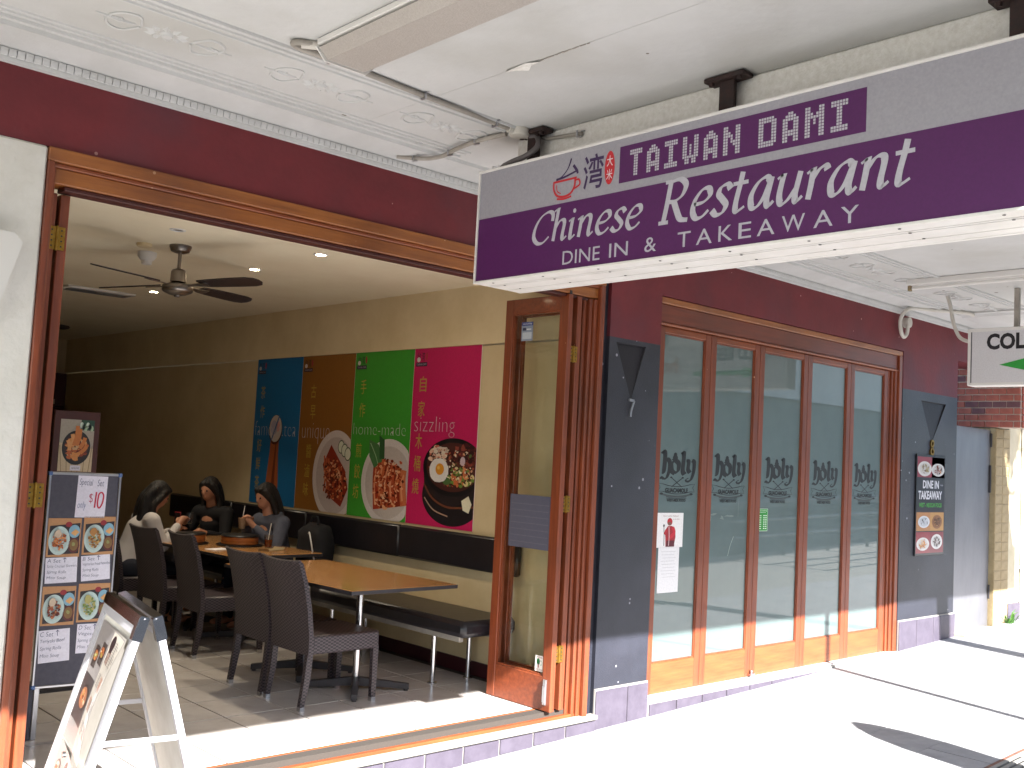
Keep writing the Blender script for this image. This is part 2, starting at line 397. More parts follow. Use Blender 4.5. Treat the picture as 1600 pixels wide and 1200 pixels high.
# ------------------------------------------------------------------ the building
shop = thing('shop_building', 'white, maroon and navy rendered shopfront building with number 7 and number 8 pillars', 'building', (5.175, 0, 0))
def part(mb, name, m, label=None, smooth=False, parent=shop):
    for i, v in enumerate(mb.v): mb.v[i] = (v[0]-5.175, v[1], v[2])
    o = mb.build(name, m, parent, smooth)
    if label: o['label'] = label
    return o
mb = MB().box((-6, 0, 3.008), (13.2, .30, 3.32)); mb.box((-6, 0.002, 3.32), (13.2, .30, 6.2))
mb.box((5.175, 0, 2.617), (5.72, .30, 3.008)); mb.box((9.40, 0, 2.617), (10.6, .30, 3.008)); mb.box((5.72, .0, 2.975), (9.40, .30, 3.008))
part(mb, 'upper_wall', M['maroon'], 'maroon painted wall above the doors')
def triangle_wall(x0, x1, z0, z1, tri, d, Y=.0):
    """wall face with a shallow triangular hollow"""
    a, b2, c = tri; mb = MB()
    global HOLLOW
    P = lambda x, z, y=Y: (x, y, z)
    mb.quad(P(x0, z0), P(x1, z0), P(*c)); mb.quad(P(x1, z0), P(x1, z1), P(*b2), P(*c)); mb.quad(P(x0, z0), P(*c), P(*a), P(x0, z1))
    mb.quad(P(x0, z1), P(*a), P(*b2), P(x1, z1))
    ai, bi = (a[0]+.01, a[1]-.006, Y+d), (b2[0]-.01, b2[1]-.006, Y+d)
    A2, B2 = (ai[0], ai[2], ai[1]), (bi[0], bi[2], bi[1]); C = P(*c)
    HOLLOW = MB(); HOLLOW.quad(P(*a), A2, B2, P(*b2)); HOLLOW.quad(P(*a), C, A2); HOLLOW.quad(P(*b2), B2, C); HOLLOW.quad(A2, C, B2)
    mb.quad(P(x0, z0), P(x0, z1), (x0, .3, z1), (x0, .3, z0)); mb.quad(P(x1, z0), P(x1, z1), (x1, .3, z1), (x1, .3, z0))
    return mb
part(triangle_wall(5.175, 5.72, -.1, 2.617, ((5.245, 2.585), (5.56, 2.585), (5.42, 2.20)), .016), 'pillar', M['navy'], 'navy painted pillar with a triangular hollow, number 7')
part(HOLLOW, 'triangular_hollow', M['hollow'])
part(triangle_wall(9.40, 10.6, -.1, 2.617, ((9.79, 2.53), (10.34, 2.53), (10.03, 2.12)), .016), 'pillar', M['navy'], 'navy painted pillar with a triangular hollow, number 8')
part(HOLLOW, 'triangular_hollow', M['hollow'])
# skirting tiles of the two pillars: mortar bed and tiles
def skirt(xs, z1, base):
    b = MB().box((xs[0], -.012, -.2), (xs[-1], .0, z1)); part(b, 'skirting_bed', M['tilegrout'])
    for a, b2 in zip(xs[:-1], xs[1:]):
        part(MB().cham((a+.004, -.022, -.15), (b2-.004, -.010, z1-.012), .003), 'skirting_tile', M['tilepurple'])
skirt([5.175, 5.50, 5.72], .262, 0); skirt([9.40, 9.76, 10.12, 10.26, 10.6], .42, 0)
# left plaster pier with its corbel
part(MB().cham((-6, -.012, -.6), (1.466, .30, 3.006), .01), 'plaster_pier', M['plaster'], 'rough white plastered pier')
part(MB().prism([(.75, 2.60), (1.33, 2.585), (1.365, 2.55), (1.30, 2.30), (1.22, 2.20), (.85, 2.20)], 'y', -.11, -.012), 'corbel', M['white'])
# narrow strip between pillar and door frame
part(MB().box((5.105, .03, -.1), (5.175, .3, 3.008)), 'pillar_return', M['navy'])
# cornice: cove, ridge, then the bead row
mb = MB().prism([(0, 3.32), (-.020, 3.322), (-.023, 3.337), (-.023, 3.342), (-.028, 3.378), (-.040, 3.382), (-.075, 3.388), (-.13, 3.398), (-.19, 3.410),
                 (-.20, 3.402), (-.215, 3.402), (-.225, 3.43), (0, 3.43)], 'x', -6, 11.4)
part(mb, 'cornice', M['awn2'])
mb = MB(); x = -.5
while x < 11.3:
    mb.prism([(-.0235, 3.342), (-.029, 3.345), (-.034, 3.36), (-.035, 3.374), (-.028, 3.3775)], 'x', x, x+.0305); x += .034
o = part(mb, 'bead_moulding', M['awn2']); o['kind'] = 'stuff'
# step under the restaurant opening: timber sill, track, tile riser
part(MB().box((1.466, -.02, -.4), (5.175, .06, .075)), 'step', M['tilegrout'])
for i in range(13):
    a = 1.47+i*.285
    part(MB().cham((a+.006, -.032, gz(a)+.004), (min(a+.279, 5.17), -.018, .062), .003), 'step_tile', M['tilepurple'])
part(MB().cham((1.466, -.05, .075), (5.175, .02, .104), .006), 'step_nosing', M['tilegrout'])
# base under the second shop's doors
part(MB().box((5.72, -.015, -.2), (9.40, .30, .118)), 'door_base', M['tilegrout'])
for i in range(12):
    a = 5.73+i*.306
    part(MB().cham((a+.006, -.028, gz(a)-.02), (min(a+.30, 9.39), -.013, .096), .003), 'base_tile', M['tilepurple'])
# solid behind the second shop
part(MB().box((5.72, .24, -.1), (9.40, .26, 3.0)), 'inner_wall', M['frost'])

# number plates on the pillars
def digit(name, strokes, x, z, h, label, m):
    mb = MB()
    for st in strokes:
        P = catmull([(x+p[0]*h, 0, z+p[1]*h) for p in st], 6); 
        for a, b2 in zip(P[:-1], P[1:]):
            d = (b2-a).normalized(); n = Vector((-d.z, 0, d.x))*h*.075
            mb.add([a-n+Vector((0, -.012, 0)), b2-n+Vector((0, -.012, 0)), b2+n+Vector((0, -.012, 0)), a+n+Vector((0, -.012, 0)), a-n+Vector((0, .0, 0)), b2-n, b2+n, a+n],
                   [(0, 1, 2, 3), (0, 4, 5, 1), (2, 6, 7, 3), (1, 5, 6, 2), (0, 3, 7, 4)])
    tag(mb.build(name, m), label, 'house number')
digit('house_number', [[(0, 1), (0, 1), (.45, .96), (.45, .96), (.3, .6), (.2, .3), (.18, 0)]], 5.395, 2.085, .115, 'thin silver number 7 fixed to the navy pillar beside the open restaurant', M['alu'])
digit('house_number', [[(.25, .5), (.05, .7), (.1, .95), (.25, 1.0), (.42, .93), (.42, .7), (.25, .5), (.03, .3), (.05, .06), (.25, 0), (.45, .06), (.47, .3), (.25, .5)]], 10.0, 2.01, .135, 'brass number 8 on the far navy pillar above the food poster', M['brass'])

# ------------------------------------------------------------------ the awning
awn = thing('street_awning', 'white painted street awning lining with cross beam and moulded band', 'awning', (3.5, -2, 3.42))
def apart(mb, name, m, label=None, smooth=False):
    for i, v in enumerate(mb.v): mb.v[i] = (v[0]-3.5, v[1]+2, v[2]-3.42)
    return mb.build(name, m, awn, smooth)
apart(MB().box((-6, -4.3, 3.42), (2.870, -.0, 3.6)), 'ceiling_panel', M['awn'])
apart(MB().box((2.873, -4.3, 3.4205), (11.3, -.0, 3.6)), 'ceiling_panel', M['awn'])
apart(MB().cham((3.555, -4.28, 3.27), (3.80, -.74, 3.4195), .01), 'cross_beam', M['beam'])
apart(MB().box((-6, -4.36, 3.285), (11.3, -4.301, 3.75)), 'fascia', M['white'])
apart(MB().prism([(10.05, 3.4195), (10.05, 3.405), (10.12, 3.40), (10.15, 3.38), (10.9, 3.36), (10.95, 3.34), (11.3, 3.33), (11.3, 3.4195)], 'y', -4.29, -.23), 'end_moulding', M['awn2'])
for y0, y1, d in ((-.285, -.262, .012), (-.33, -.315, .008), (-.375, -.36, .008), (-.80, -.785, .008), (-.845, -.83, .008), (-.90, -.87, .012)):
    for xa, xb in ((-5, 3.55), (3.805, 10.04)):
        if xa > 3: y0b, y1b = y0, y1
        apart(MB().prism([(y0, 3.4195), (y0+.004, 3.42-d), (y1-.004, 3.42-d), (y1, 3.4195)], 'x', xa, xb), 'moulded_ridge', M['awn2'])
mb = MB(); fl = [(2.850, -1.42), (2.872, -1.39), (2.885, -1.44), (2.905, -1.50), (2.888, -1.53), (2.878, -1.62), (2.866, -1.60), (2.852, -1.53)]
mb.add([(x, y, 3.4175 if i % 3 else 3.409) for i, (x, y) in enumerate(fl)]+[(2.872, -1.5, 3.4165)], [(i, (i+1) % 8, 8) for i in range(8)]); apart(mb, 'paint_flake', M['beam'])
mb = MB()
for k in range(14): y = -1.62-k*.02; mb.box((2.868+random.uniform(-.002, .002), y, 3.4165), (2.875+random.uniform(-.002, .002), y+random.uniform(.008, .02), 3.4192))
o = apart(mb, 'paint_crack', M['pvc']); o['kind'] = 'stuff'
def orn(x):
    mb = MB()
    for k in range(10):                                                     # rosette of petals
        a = k*math.pi/5; c = Vector((x+math.cos(a)*.07, -.60+math.sin(a)*.05, 0)); t = Vector((-math.sin(a), math.cos(a), 0)); r = Vector((math.cos(a), math.sin(a), 0))
        w = .017; l = .028
        pts = [c-r*l, c+t*w, c+r*l, c-t*w]
        vs = [(p.x, p.y, 3.4195) for p in pts]+[(c.x, c.y, 3.408)]
        mb.add(vs, [(0, 1, 4), (1, 2, 4), (2, 3, 4), (3, 0, 4)])
    mb.lathe([(.03, 0), (.022, -.012), (.001, -.014)], (x, -.60, 3.4195), 12)
    for sgn in (-1, 1):                                                      # scrolls to both sides
        for amp in (-1, 1):
            pts = catmull([(x+sgn*q*.1+sgn*.11, -.60+amp*v*.1, 3.4185) for q, v in ((0, .1), (.4, .9), (1.0, .8), (1.3, .2), (1.0, -.1), (.8, .2))], 5)
            mb.tube(pts, .0065, 5)
        mb.tube([(x+sgn*.13, -.60, 3.419), (x+sgn*.2, -.60, 3.419), (x+sgn*.29, -.60, 3.419)], [.004, .012, .003], 6)
    return mb
for i in range(-2, 12):
    x = 1.70+i*.74
    if 3.3 < x < 4.1: x = 3.14 if x < 3.5 else 4.15
    apart(orn(x), 'rosette_relief', M['awn2'], smooth=True)

# ------------------------------------------------------------------ the room
tag(box('interior_wall', (5.10, .06, -.1), (5.1745, 11, 2.595), M['cream']), kind='structure')
tag(box('interior_wall', (5.075, .30, 2.605), (5.1745, 11, 3.06), M['cream2']), kind='structure')
tag(box('interior_wall', (.42, .30, -.1), (.5, 11, 3.06), M['cream']), kind='structure')
bw = tag(box('interior_wall', (.42, 9.9, -.1), (5.175, 10.1, 3.06), M['cream']), kind='structure')
tag(box('interior_ceiling', (.42, .30, 3.06), (5.175, 10.2, 3.2), M['ceil_in']), kind='structure')
box('skirting_board', (5.085, .3, FZ), (5.0995, 9.9, FZ+.10), M['pile'], None)
bpy.data.objects['skirting_board']['kind'] = 'structure'
# back of the shop: wooden door, counter, cabinets
bd = thing('back_door', 'dark red brown panelled door in the unlit back wall', 'door', (4.75, 9.88, FZ))
box('door_leaf', (-.3, -.05, 0), (.33, -.002, 2.0), M['redcab'], bd)
for z0, z1 in ((.15, .9), (1.05, 1.85)): box('door_panel', (-.2, -.065, z0), (.23, -.0505, z1), M['redcab'], bd, .008)
box('door_frame', (-.36, -.08, 0), (-.302, -.001, 2.06), M['redcab'], bd)
ct = thing('service_counter', 'dark service counter with wooden front at the back of the room', 'counter', (3.3, 7.4, FZ))
box('counter_body', (-1.6, -.3, 0), (.7, .3, 1.0), M['redcab'], ct); box('counter_top', (-1.65, -.36, 1.0), (.75, .36, 1.05), M['edge'], ct)
fr = thing('wall_cabinet', 'maroon wall cabinet high up in the dark back of the room', 'cabinet', (4.55, 8.6, 2.1))
box('cabinet_body', (-.55, -.02, 0), (.1, .35, .42), M['pile'], fr, .01); box('cabinet_label', (-.14, -.028, .03), (-.03, -.0205, .09), M['alu'], fr)

# ------------------------------------------------------------------ restaurant door frame
df = thing('door_frame', 'orange brown timber frame of the wide open restaurant doorway', 'door frame', (3.3, 0, .1))
def dpart(mb, name, m):
    for i, v in enumerate(mb.v): mb.v[i] = (v[0]-3.3, v[1], v[2]-.1)
    return mb.build(name, m, df)
dpart(MB().cham((1.468, -.02, 2.945), (5.10, .10, 3.006), .004), 'head', M['wood_gold'])
dpart(MB().cham((1.50, .0, 2.925), (5.08, .10, 2.9445), .004), 'head_bead', M['wood_x'])
dpart(MB().cham((1.505, .012, 2.855), (5.06, .13, 2.9245), .004), 'head_board', M['wood_gold'])
dpart(MB().cham((1.56, .03, 2.835), (4.98, .12, 2.8545), .003), 'head_track', M['redcab'])
dpart(MB().cham((1.468, -.02, .085), (1.498, .16, 2.9445), .004), 'jamb', M['wood_z'])
dpart(MB().cham((1.4985, .0, .085), (1.508, .16, 2.9245), .002), 'jamb_bead', M['wood_z'])
for x0, x1, y0 in ((4.955, 4.985, .045), (4.988, 5.015, .02), (5.018, 5.05, .005), (5.053, 5.098, -.02)):
    dpart(MB().cham((x0, y0, .085), (x1, .16, 2.9445 if x0 > 5.05 else 2.85), .006), 'jamb', M['wood_z'])
dpart(MB().cham((1.47, .022, .085), (5.10, .065, .118), .004), 'sill', M['wood_x'])
dpart(MB().box((1.47, .066, .085), (5.10, .09, .128)), 'track', M['alu'])
dpart(MB().cham((1.47, .091, .085), (5.10, .14, .145), .004), 'sill', M['wood_dark'])
dpart(MB().cham((1.47, .141, .085), (5.10, .162, .153), .003), 'sill', M['wood_x'])

# ------------------------------------------------------------------ glazed folding leaves
def hinge(parent, x, y, z, s=1, m=M['brass'], ax='y'):
    h = link('hinge', None, parent)
    mb = MB().box((x-.036*s, y-.003, z-.052), (x-.003, y, z+.052)).box((x+.003, y-.003, z-.052), (x+.036*s, y, z+.052))
    mb.tube([(x, y-.004, z-.056), (x, y-.004, z+.056)], .0055, 8)
    bpy.data.objects.remove(h); h = mb.build('hinge', m, parent)
    sc = MB()
    for sx in (-.021, .021):
        for zz in (-.036, -.012, .012, .036): sc.tube([(x+sx, y-.0045, z+zz), (x+sx, y-.003, z+zz)], .004, 8)
    sc.build('screw', M['edge'], h)
    return h
def leaf(root, w, h, t=.04, st=.075, top=.085, bot=.20, pane=M['glass'], along='x', midpane=.0):
    """leaf in local coordinates: x 0..w, y 0..t, z 0..h"""
    wz, wx = M['wood_z'], M['wood_x'] if along == 'x' else M['wood_y']
    box('stile', (0, 0, 0), (st, t, h), wz, root, .003); box('stile', (w-st, 0, 0), (w, t, h), wz, root, .003)
    box('rail', (st+.0005, .001, h-top), (w-st-.0005, t-.001, h), wx, root, .003); box('rail', (st+.0005, .001, 0), (w-st-.0005, t-.001, bot), wx, root, .003)
    b = MB(); e = .011                                                          # glazing bead, butted at the corners
    for (a, c, d, f) in ((st, st+e, bot, h-top), (w-st-e, w-st, bot, h-top)): b.box((a+.0004, .007, c and d), (c-.0004, t-.007, f))
    b.box((st+e, .007, bot+.0004), (w-st-e, t-.007, bot+e)); b.box((st+e, .007, h-top-e), (w-st-e, t-.007, h-top-.0004))
    b.build('glazing_bead', wz, root)
    y = t*.5
    return box('glass_pane', (st+e, y-.003, bot+e), (w-st-e, y+.003, h-top-e), pane, root)

# right: the leaf that stands open, its face turned to the left
op = thing('folding_door', 'open glazed timber door leaf standing square to the frame beside the navy pillar', 'door', (4.77, .612, .158), R(-90))
pane = leaf(op, .605, 2.69, .042, .075, .10, .215, along='y')
# after rotation local x runs towards the street, local y runs to the right (+x)
dp = Print((.075+.011, -.003+.021-.0035, 0), (1, 0, 0), (0, 0, 1)) 
def stick(name, label, x0, z0, x1, z1, fn, parent=op, yy=.0168, m=M['print'], cat='sticker'):
    p = Print((x0, yy, z0), (1, 0, 0), (0, 0, 1)); fn(p, x1-x0, z1-z0)
    o = p.build(name, m, None); tag(o, label, cat); o.parent = parent; return o
def st_alarm(p, w, h):
    p.rect(0, 0, w, h, '8794a8'); p.rect(0, h*.8, w, h, '3f4a80', 2); p.rect(w*.1, h*.55, w*.4, h*.7, '2a3350', 2); p.rect(w*.1, h*.1, w*.9, h*.45, 'b9c2cc', 2)
    p.text('security', w*.12, h*.84, w*.9, h*.95, 'd8dde8', 3); p.rect(w*.45, h*.58, w*.85, h*.64, 'd5dbe0', 3)
def st_green(p, w, h):
    p.rect(0, 0, w, h, 'e4e0da'); p.ell(w*.38, h*.62, w*.2, h*.2, '1f6a3a', 2); p.rect(w*.34, h*.22, w*.46, h*.5, '8a2030', 2)
    p.text('PLEASE', w*.25, h*.84, w*.9, h*.94, '7a2030', 2); p.text('RECYCLE', w*.1, h*.06, w*.9, h*.17, '7a2030', 2)
    p.ell(w*.7, h*.55, w*.17, h*.16, '8fb8a0', 2); p.ell(w*.7, h*.55, w*.13, h*.12, 'e4e0da', 3)
def st_tint(p, w, h):
    p.rect(0, 0, w, h, '555564')
    for k in range(7): p.rect(w*.04, h*(.1+.12*k), w*.96, h*(.115+.12*k), '63636f', 2)
for nm, x0, z0, x1, z1, fn, lb in (('sticker', .15, 2.40, .262, 2.53, st_alarm, 'blue and grey'), ('sticker', .44, .235, .515, .335, st_green, 'white with a green leaf'), ('window_film', .125, 1.01, .515, 1.36, st_tint, 'dark translucent')):
    p = Print((x0, .0168, z0), (1, 0, 0), (0, 0, 1)); fn(p, x1-x0, z1-z0); o = p.build(nm, M['print'], op); o['label'] = lb + (' square sticker' if nm == 'sticker' else ' film sheet')
mb = MB().cham((.545, -.012, .04), (.575, 0, .20), .003).box((.552, -.02, .06), (.568, -.012, .16)); mb.build('bolt', M['alu'], op)
box('door_track_arm', (.585, .01, 2.69), (.603, .03, 2.715), M['iron'], op)
# the next leaf folded flat behind it, seen edge on
f2 = thing('folding_door', 'second glazed door leaf folded flat behind the open leaf at the navy pillar', 'door', (4.868, .625, .158), R(-90))
leaf(f2, .605, 2.69, .042, .075, .10, .215, along='y')
hg = hinge(f2, .0, 0, 0); hg.location = (.607, -.026, 2.30); hg.rotation_euler = (0, 0, R(90))
for z in (.36, 1.32): c = tree_copy(hg, f2); c.location = (.607, -.026, z)
# left: two leaves stacked edge on
for i, x in enumerate((1.516, 1.566)):
    lb = ('left-hand folded door leaf standing against the white plaster pier', 'right-hand folded door leaf of the pair by the white plaster pier')[i]
    d = thing('folding_door', lb, 'door', (x, .69, .158), R(-90))
    leaf(d, .605, 2.67, .042 if i else .036, .075, .10, .215, along='y')
    if i:
        hg = hinge(d, 0, 0, 0); hg.location = (.6075, -.006, 2.47); hg.rotation_euler = (0, 0, R(90))
        c = tree_copy(hg, d); c.location = (.6075, -.006, 1.33)

# ------------------------------------------------------------------ second shop: frame and five frosted leaves
wf = thing('door_frame', 'orange timber frame round the five closed frosted doors', 'door frame', (7.55, .0, .1))
def wpart(a, b2, n, m, c=.005):
    mb = MB().cham((a[0]-7.55, a[1], a[2]-.1), (b2[0]-7.55, b2[1], b2[2]-.1), c); return mb.build(n, m, wf)
wpart((5.722, .005, 2.925), (9.398, .16, 2.972), 'head', M['wood_gold']); wpart((5.722, .022, 2.79), (9.33, .15, 2.9245), 'transom', M['wood_dark'])
wpart((5.722, .012, 2.772), (9.33, .15, 2.7895), 'transom_bead', M['wood_x'])
wpart((5.722, .03, .12), (5.758, .16, 2.7715), 'jamb', M['wood_z'])
for x0, x1, y0 in ((9.205, 9.24, .05), (9.243, 9.28, .035), (9.283, 9.33, .02), (9.333, 9.397, .004)): wpart((x0, y0, .12), (x1, .16, 2.7715 if x0 < 9.3 else 2.9245), 'jamb', M['wood_z'])
wpart((5.722, .0, .1185), (9.397, .16, .136), 'sill', M['white'], .003)
LX = [5.76, 6.395, 7.055, 7.785, 8.51, 9.203]
desc = ['first frosted door leaf beside the number 7 pillar, with two paper notices', 'second frosted door leaf from the number 7 pillar, with scratched tape marks', 'middle frosted door leaf with a small green opening hours card',
        'fourth frosted door leaf from the number 7 pillar, without notices', 'last frosted door leaf, next to the number 8 pillar']
def holy(p, u, v, w):
    """blackletter word over crossed cutlery, banner and small type; u,v centre of top, w width"""
    K = '15181a'; nib = (R(40), .36); s = w
    def S(pts, wd=.085, l=None): p.ribbon([(u+(a-.5)*s, v+b*s) for a, b in pts], wd*s*1.5, K, l, nib)
    L = [1]
    def nx(): L[0] += .12; return L[0]
    # h
    S([(.02, 1.10), (.10, 1.16), (.13, 1.02), (.11, .60), (.06, .50)], .1, nx()); S([(.13, .86), (.20, .94), (.27, .84), (.26, .60), (.20, .40), (.12, .34)], .09, nx()); S([(.12, .34), (.04, .40), (.02, .34)], .05, nx())
    # o with the hat and figure
    S([(.42, .92), (.33, .80), (.34, .60), (.43, .52)], .1, nx()); S([(.43, .92), (.53, .82), (.52, .62), (.43, .52)], .1, nx())
    p.ell(u+(-.07)*s, v+.98*s, .075*s, .10*s, K, nx(), 16, .06); p.ell(u+(-.07)*s, v+1.08*s, .05*s, .07*s, K, nx(), 14); p.ell(u+(-.07)*s, v+.93*s, .105*s, .03*s, K, nx(), 14)
    # l
    S([(.60, 1.12), (.67, 1.16), (.68, 1.0), (.66, .62), (.72, .50)], .1, nx())
    # y
    S([(.76, .92), (.83, .90), (.82, .66), (.88, .56)], .09, nx()); S([(.93, .94), (1.0, .88), (.99, .60), (.92, .36), (.80, .28)], .09, nx()); S([(.80, .28), (.76, .34), (.84, .40)], .04, nx())
    # crossed spears
    for sg in (-1, 1):
        p.ribbon([(u-sg*.17*s, v+.40*s), (u+sg*.15*s, v+.12*s)], .022*s, K, nx(), smooth=False); p.ell(u-sg*.17*s, v+.40*s, .035*s, .028*s, K, nx(), 8)
    # banner outline
    def arc(y0, sag, x0=-.40, x1=.40, n=9): return [(u+(x0+(x1-x0)*k/n)*s, v+(y0-sag*(1-((2*k/n)-1)**2))*s) for k in range(n+1)]
    for y0 in (.20, -.02): p.ribbon(arc(y0, .07), .02*s, K, nx())
    for sg in (-1, 1): p.ribbon([(u+sg*.40*s, v+.20*s), (u+sg*.54*s, v+.22*s), (u+sg*.48*s, v+.10*s), (u+sg*.54*s, v-.02*s), (u+sg*.40*s, v-.02*s)], .015*s, K, nx(), smooth=False)
    p.text('GUACAMOLE', u-.34*s, v-.055*s, u+.34*s, v+.085*s, K, nx(), bold=.05)
    p.ribbon(arc(-.10, .07, -.42, .42), .05*s, '39403f', nx()); p.ribbon(arc(-.17, .05, -.3, .3), .012*s, K, nx())
    for sg in (-1, 1): p.ell(u+sg*.44*s, v-.09*s, .05*s, .035*s, K, nx(), 10)
    p.text('WEST-MEX FOOD', u-.28*s, v-.325*s, u+.28*s, v-.235*s, K, nx(), bold=.05)
    p.ribbon(arc(-.215, .03, -.3, .3), .01*s, K, nx())
for i in range(5):
    a, b2 = LX[i], LX[i+1]
    d = thing('folding_door', desc[i], 'door', (a+.002, .05, .138), 0, 'closed folding doors of the second shop')
    w = b2-a-.004; leaf(d, w, 2.631, .042, .066, .045, .215, pane=M['frost'])
    gx0, gx1 = .077, w-.077; cx = (gx0+gx1)/2-.02
    p = Print((0, .0172, 0), (1, 0, 0), (0, 0, 1), .0002); holy(p, cx, 1.49, .40); p.v = [(v[0], v[1], 1.442+(v[2]-1.49)*.61) for v in p.v]; o = p.build('window_lettering', M['print'], d)
    if i == 1:
        p = Print((0, .0172, 0), (1, 0, 0), (0, 0, 1)); 
        for (u, v, a1, b1) in ((.12, 1.27, .10, .018), (.24, 1.245, .05, .03), (.33, 1.26, .10, .02), (.09, 1.24, .03, .035)): p.ell(u, v, a1/2, b1/2, '6f7c78', 1, 9, .5)
        p.ribbon([(.33, .95), (.36, 1.03), (.40, 1.1)], .006, '8c9894', 1); p.ribbon([(.45, 1.25), (.46, 1.45), (.50, 1.7)], .005, '66736f', 1)
        p.build('tape_mark', M['print'], d)
# notices on the glass
def notice(name, label, x0, z0, x1, z1, fn, cat='notice', y=.0655, m=M['print']):
    p = Print((x0, y, z0), (1, 0, 0), (0, 0, 1)); fn(p, x1-x0, z1-z0); o = p.build(name, m); tag(o, label, cat); return o
def n_boxer(p, w, h):
    p.rect(0, 0, w, h, 'e9e6e6'); p.text('Our Little Helper', w*.22, h*.88, w*.82, h*.93, '8a5a5a', 2); p.text('at the door', w*.6, h*.80, w*.86, h*.84, '9a6a6a', 2)
    p.poly([(w*.35, h*.02), (w*.33, h*.30), (w*.30, h*.48), (w*.42, h*.62), (w*.58, h*.62), (w*.70, h*.5), (w*.72, h*.3), (w*.66, h*.02)], 'a01824', 2)
    p.ell(w*.48, h*.74, w*.10, h*.11, 'b01a28', 3); p.ell(w*.47, h*.69, w*.075, h*.05, '7b4a3c', 4); p.poly([(w*.36, h*.02), (w*.38, h*.2), (w*.68, h*.2), (w*.68, h*.02)], '5a1420', 3)
    p.ribbon([(w*.45, h*.6), (w*.47, h*.3), (w*.46, h*.05)], w*.02, 'd8c8c8', 5); p.ribbon([(w*.60, h*.58), (w*.66, h*.42), (w*.5, h*.28)], w*.10, 'c02030', 4)
    p.ribbon([(w*.26, h*.62), (w*.28, h*.3), (w*.28, h*.05)], w*.02, '303030', 3); p.ell(w*.26, h*.63, w*.03, h*.04, '282828', 4); p.ribbon([(w*.36, h*.5), (w*.29, h*.38)], w*.07, 'b01a28', 4)
def n_text(p, w, h):
    p.rect(0, 0, w, h, 'e4e2e4')
    for k in range(9): p.rect(w*(.12+.05*(k % 3)), h*(.9-.07*k), w*(.85-.07*(k % 2)), h*(.907-.07*k), 'b9b6ba', 2)
def n_hours(p, w, h):
    p.rect(0, 0, w, h, 'd0e0d0'); p.rect(w*.03, h*.02, w*.97, h*.98, '1e8a2e', 2); p.text('Trading\nHours', w*.15, h*.82, w*.9, h*.94, 'e0f0d8', 3)
    for k in range(7):
        p.rect(w*.08, h*(.1+.095*k), w*.34, h*(.135+.095*k), 'd8ecd0', 3)
        for u in (.55, .75): p.rect(w*u, h*(.1+.095*k), w*(u+.13), h*(.14+.095*k), 'e8f4e4', 3)
notice('paper_notice', 'white sheet picturing a figure in a red hooded top, taped to the first frosted door', 5.845, 1.17, 6.15, 1.42, n_boxer)
notice('paper_notice', 'long blank-looking white sheet hanging under the red hooded figure notice', 5.872, .845, 6.115, 1.172, n_text)
notice('hours_card', 'small green opening hours card on the middle frosted door', 7.122, 1.275, 7.262, 1.455, n_hours, 'card')
mb = MB().lathe([(.012, 0), (.014, .01), (.008, .035), (.012, .05)], (7.06, .035, .14), 10); mb.box((7.03, .02, .15), (7.09, .045, .165)); tag(mb.build('floor_bolt', M['chrome'], None, True), 'small silver bolt at the foot of the second and middle frosted doors', 'bolt')

# food poster on the second pillar
pf = Print((-.31, -.0135, -.49), (1, 0, 0), (0, 0, 1))
def poster8(p, w, h):
    p.rect(0, 0, w, h, '1d1b24', 1); RED = ['8c2030', 'a83440', '6a1824']; 
    def photo(x0, y0, x1, y1, bgc, pal, dishes, seed):
        p.rect(w*x0, h*y0, w*x1, h*y1, bgc, 2); rs = random.Random(seed)
        for (cx, cy, rx, ry, pl) in dishes: dish(p, w*cx, h*cy, w*rx, h*ry, pal, pl, 34, 3, .6, seed)
    photo(.02, .775, .98, .98, '8c2438', ['a8935a', '8f8a68', 'b8aa88', '6d4a2c'], [(.27, .86, .24, .075, 'd4d0cc')], 3)
    photo(.52, .775, .98, .98, '77202f', ['5c2418', '3a1a14', 'c87a30', '8a3c20'], [(.74, .855, .23, .065, 'd0ccca')], 4)
    p.text('DINE IN', w*.22, h*.665, w*.78, h*.745, 'dcdae0', 3, bold=.03); p.text('TAKEAWAY', w*.07, h*.555, w*.90, h*.64, 'dcdae0', 3, bold=.03)
    p.text('holy', w*.84, h*.685, w*.93, h*.715, 'b8b4bc', 3); p.text('WEST - MEXICAN FOOD', w*.10, h*.475, w*.90, h*.52, '3f9a34', 3, bold=.03)
    photo(.02, .24, .50, .425, 'b07a48', ['20242c', '30343c', 'c8ccd4', 'd8d8dc'], [(.28, .33, .2, .06, 'cfd2d8')], 5)
    photo(.50, .24, .98, .425, 'b98a4c', ['4a2a1a', '6a3a20', 'c89858', '30201a'], [(.74, .33, .18, .07, '8a5a34')], 6)
    photo(.02, .02, .50, .23, '8c2030', ['d09040', 'e0b060', 'c87830'], [(.26, .11, .22, .065, 'd2cecb')], 7)
    photo(.50, .02, .98, .23, '7d1f2f', ['3a1c16', '5c2418', '28100c'], [(.74, .13, .2, .075, 'd8d4d2')], 8)
poster8(pf, .62, .98)
ps = thing('food_poster', 'tall dark food poster reading DINE IN TAKEAWAY on the far navy pillar', 'poster', (10.01, 0, 1.51))
MB().cham((-.315, -.012, -.495), (.315, -.003, .495), .002).build('backing_board', M['black_plastic'], ps); pf.build('printed_face', M['printg'], ps)

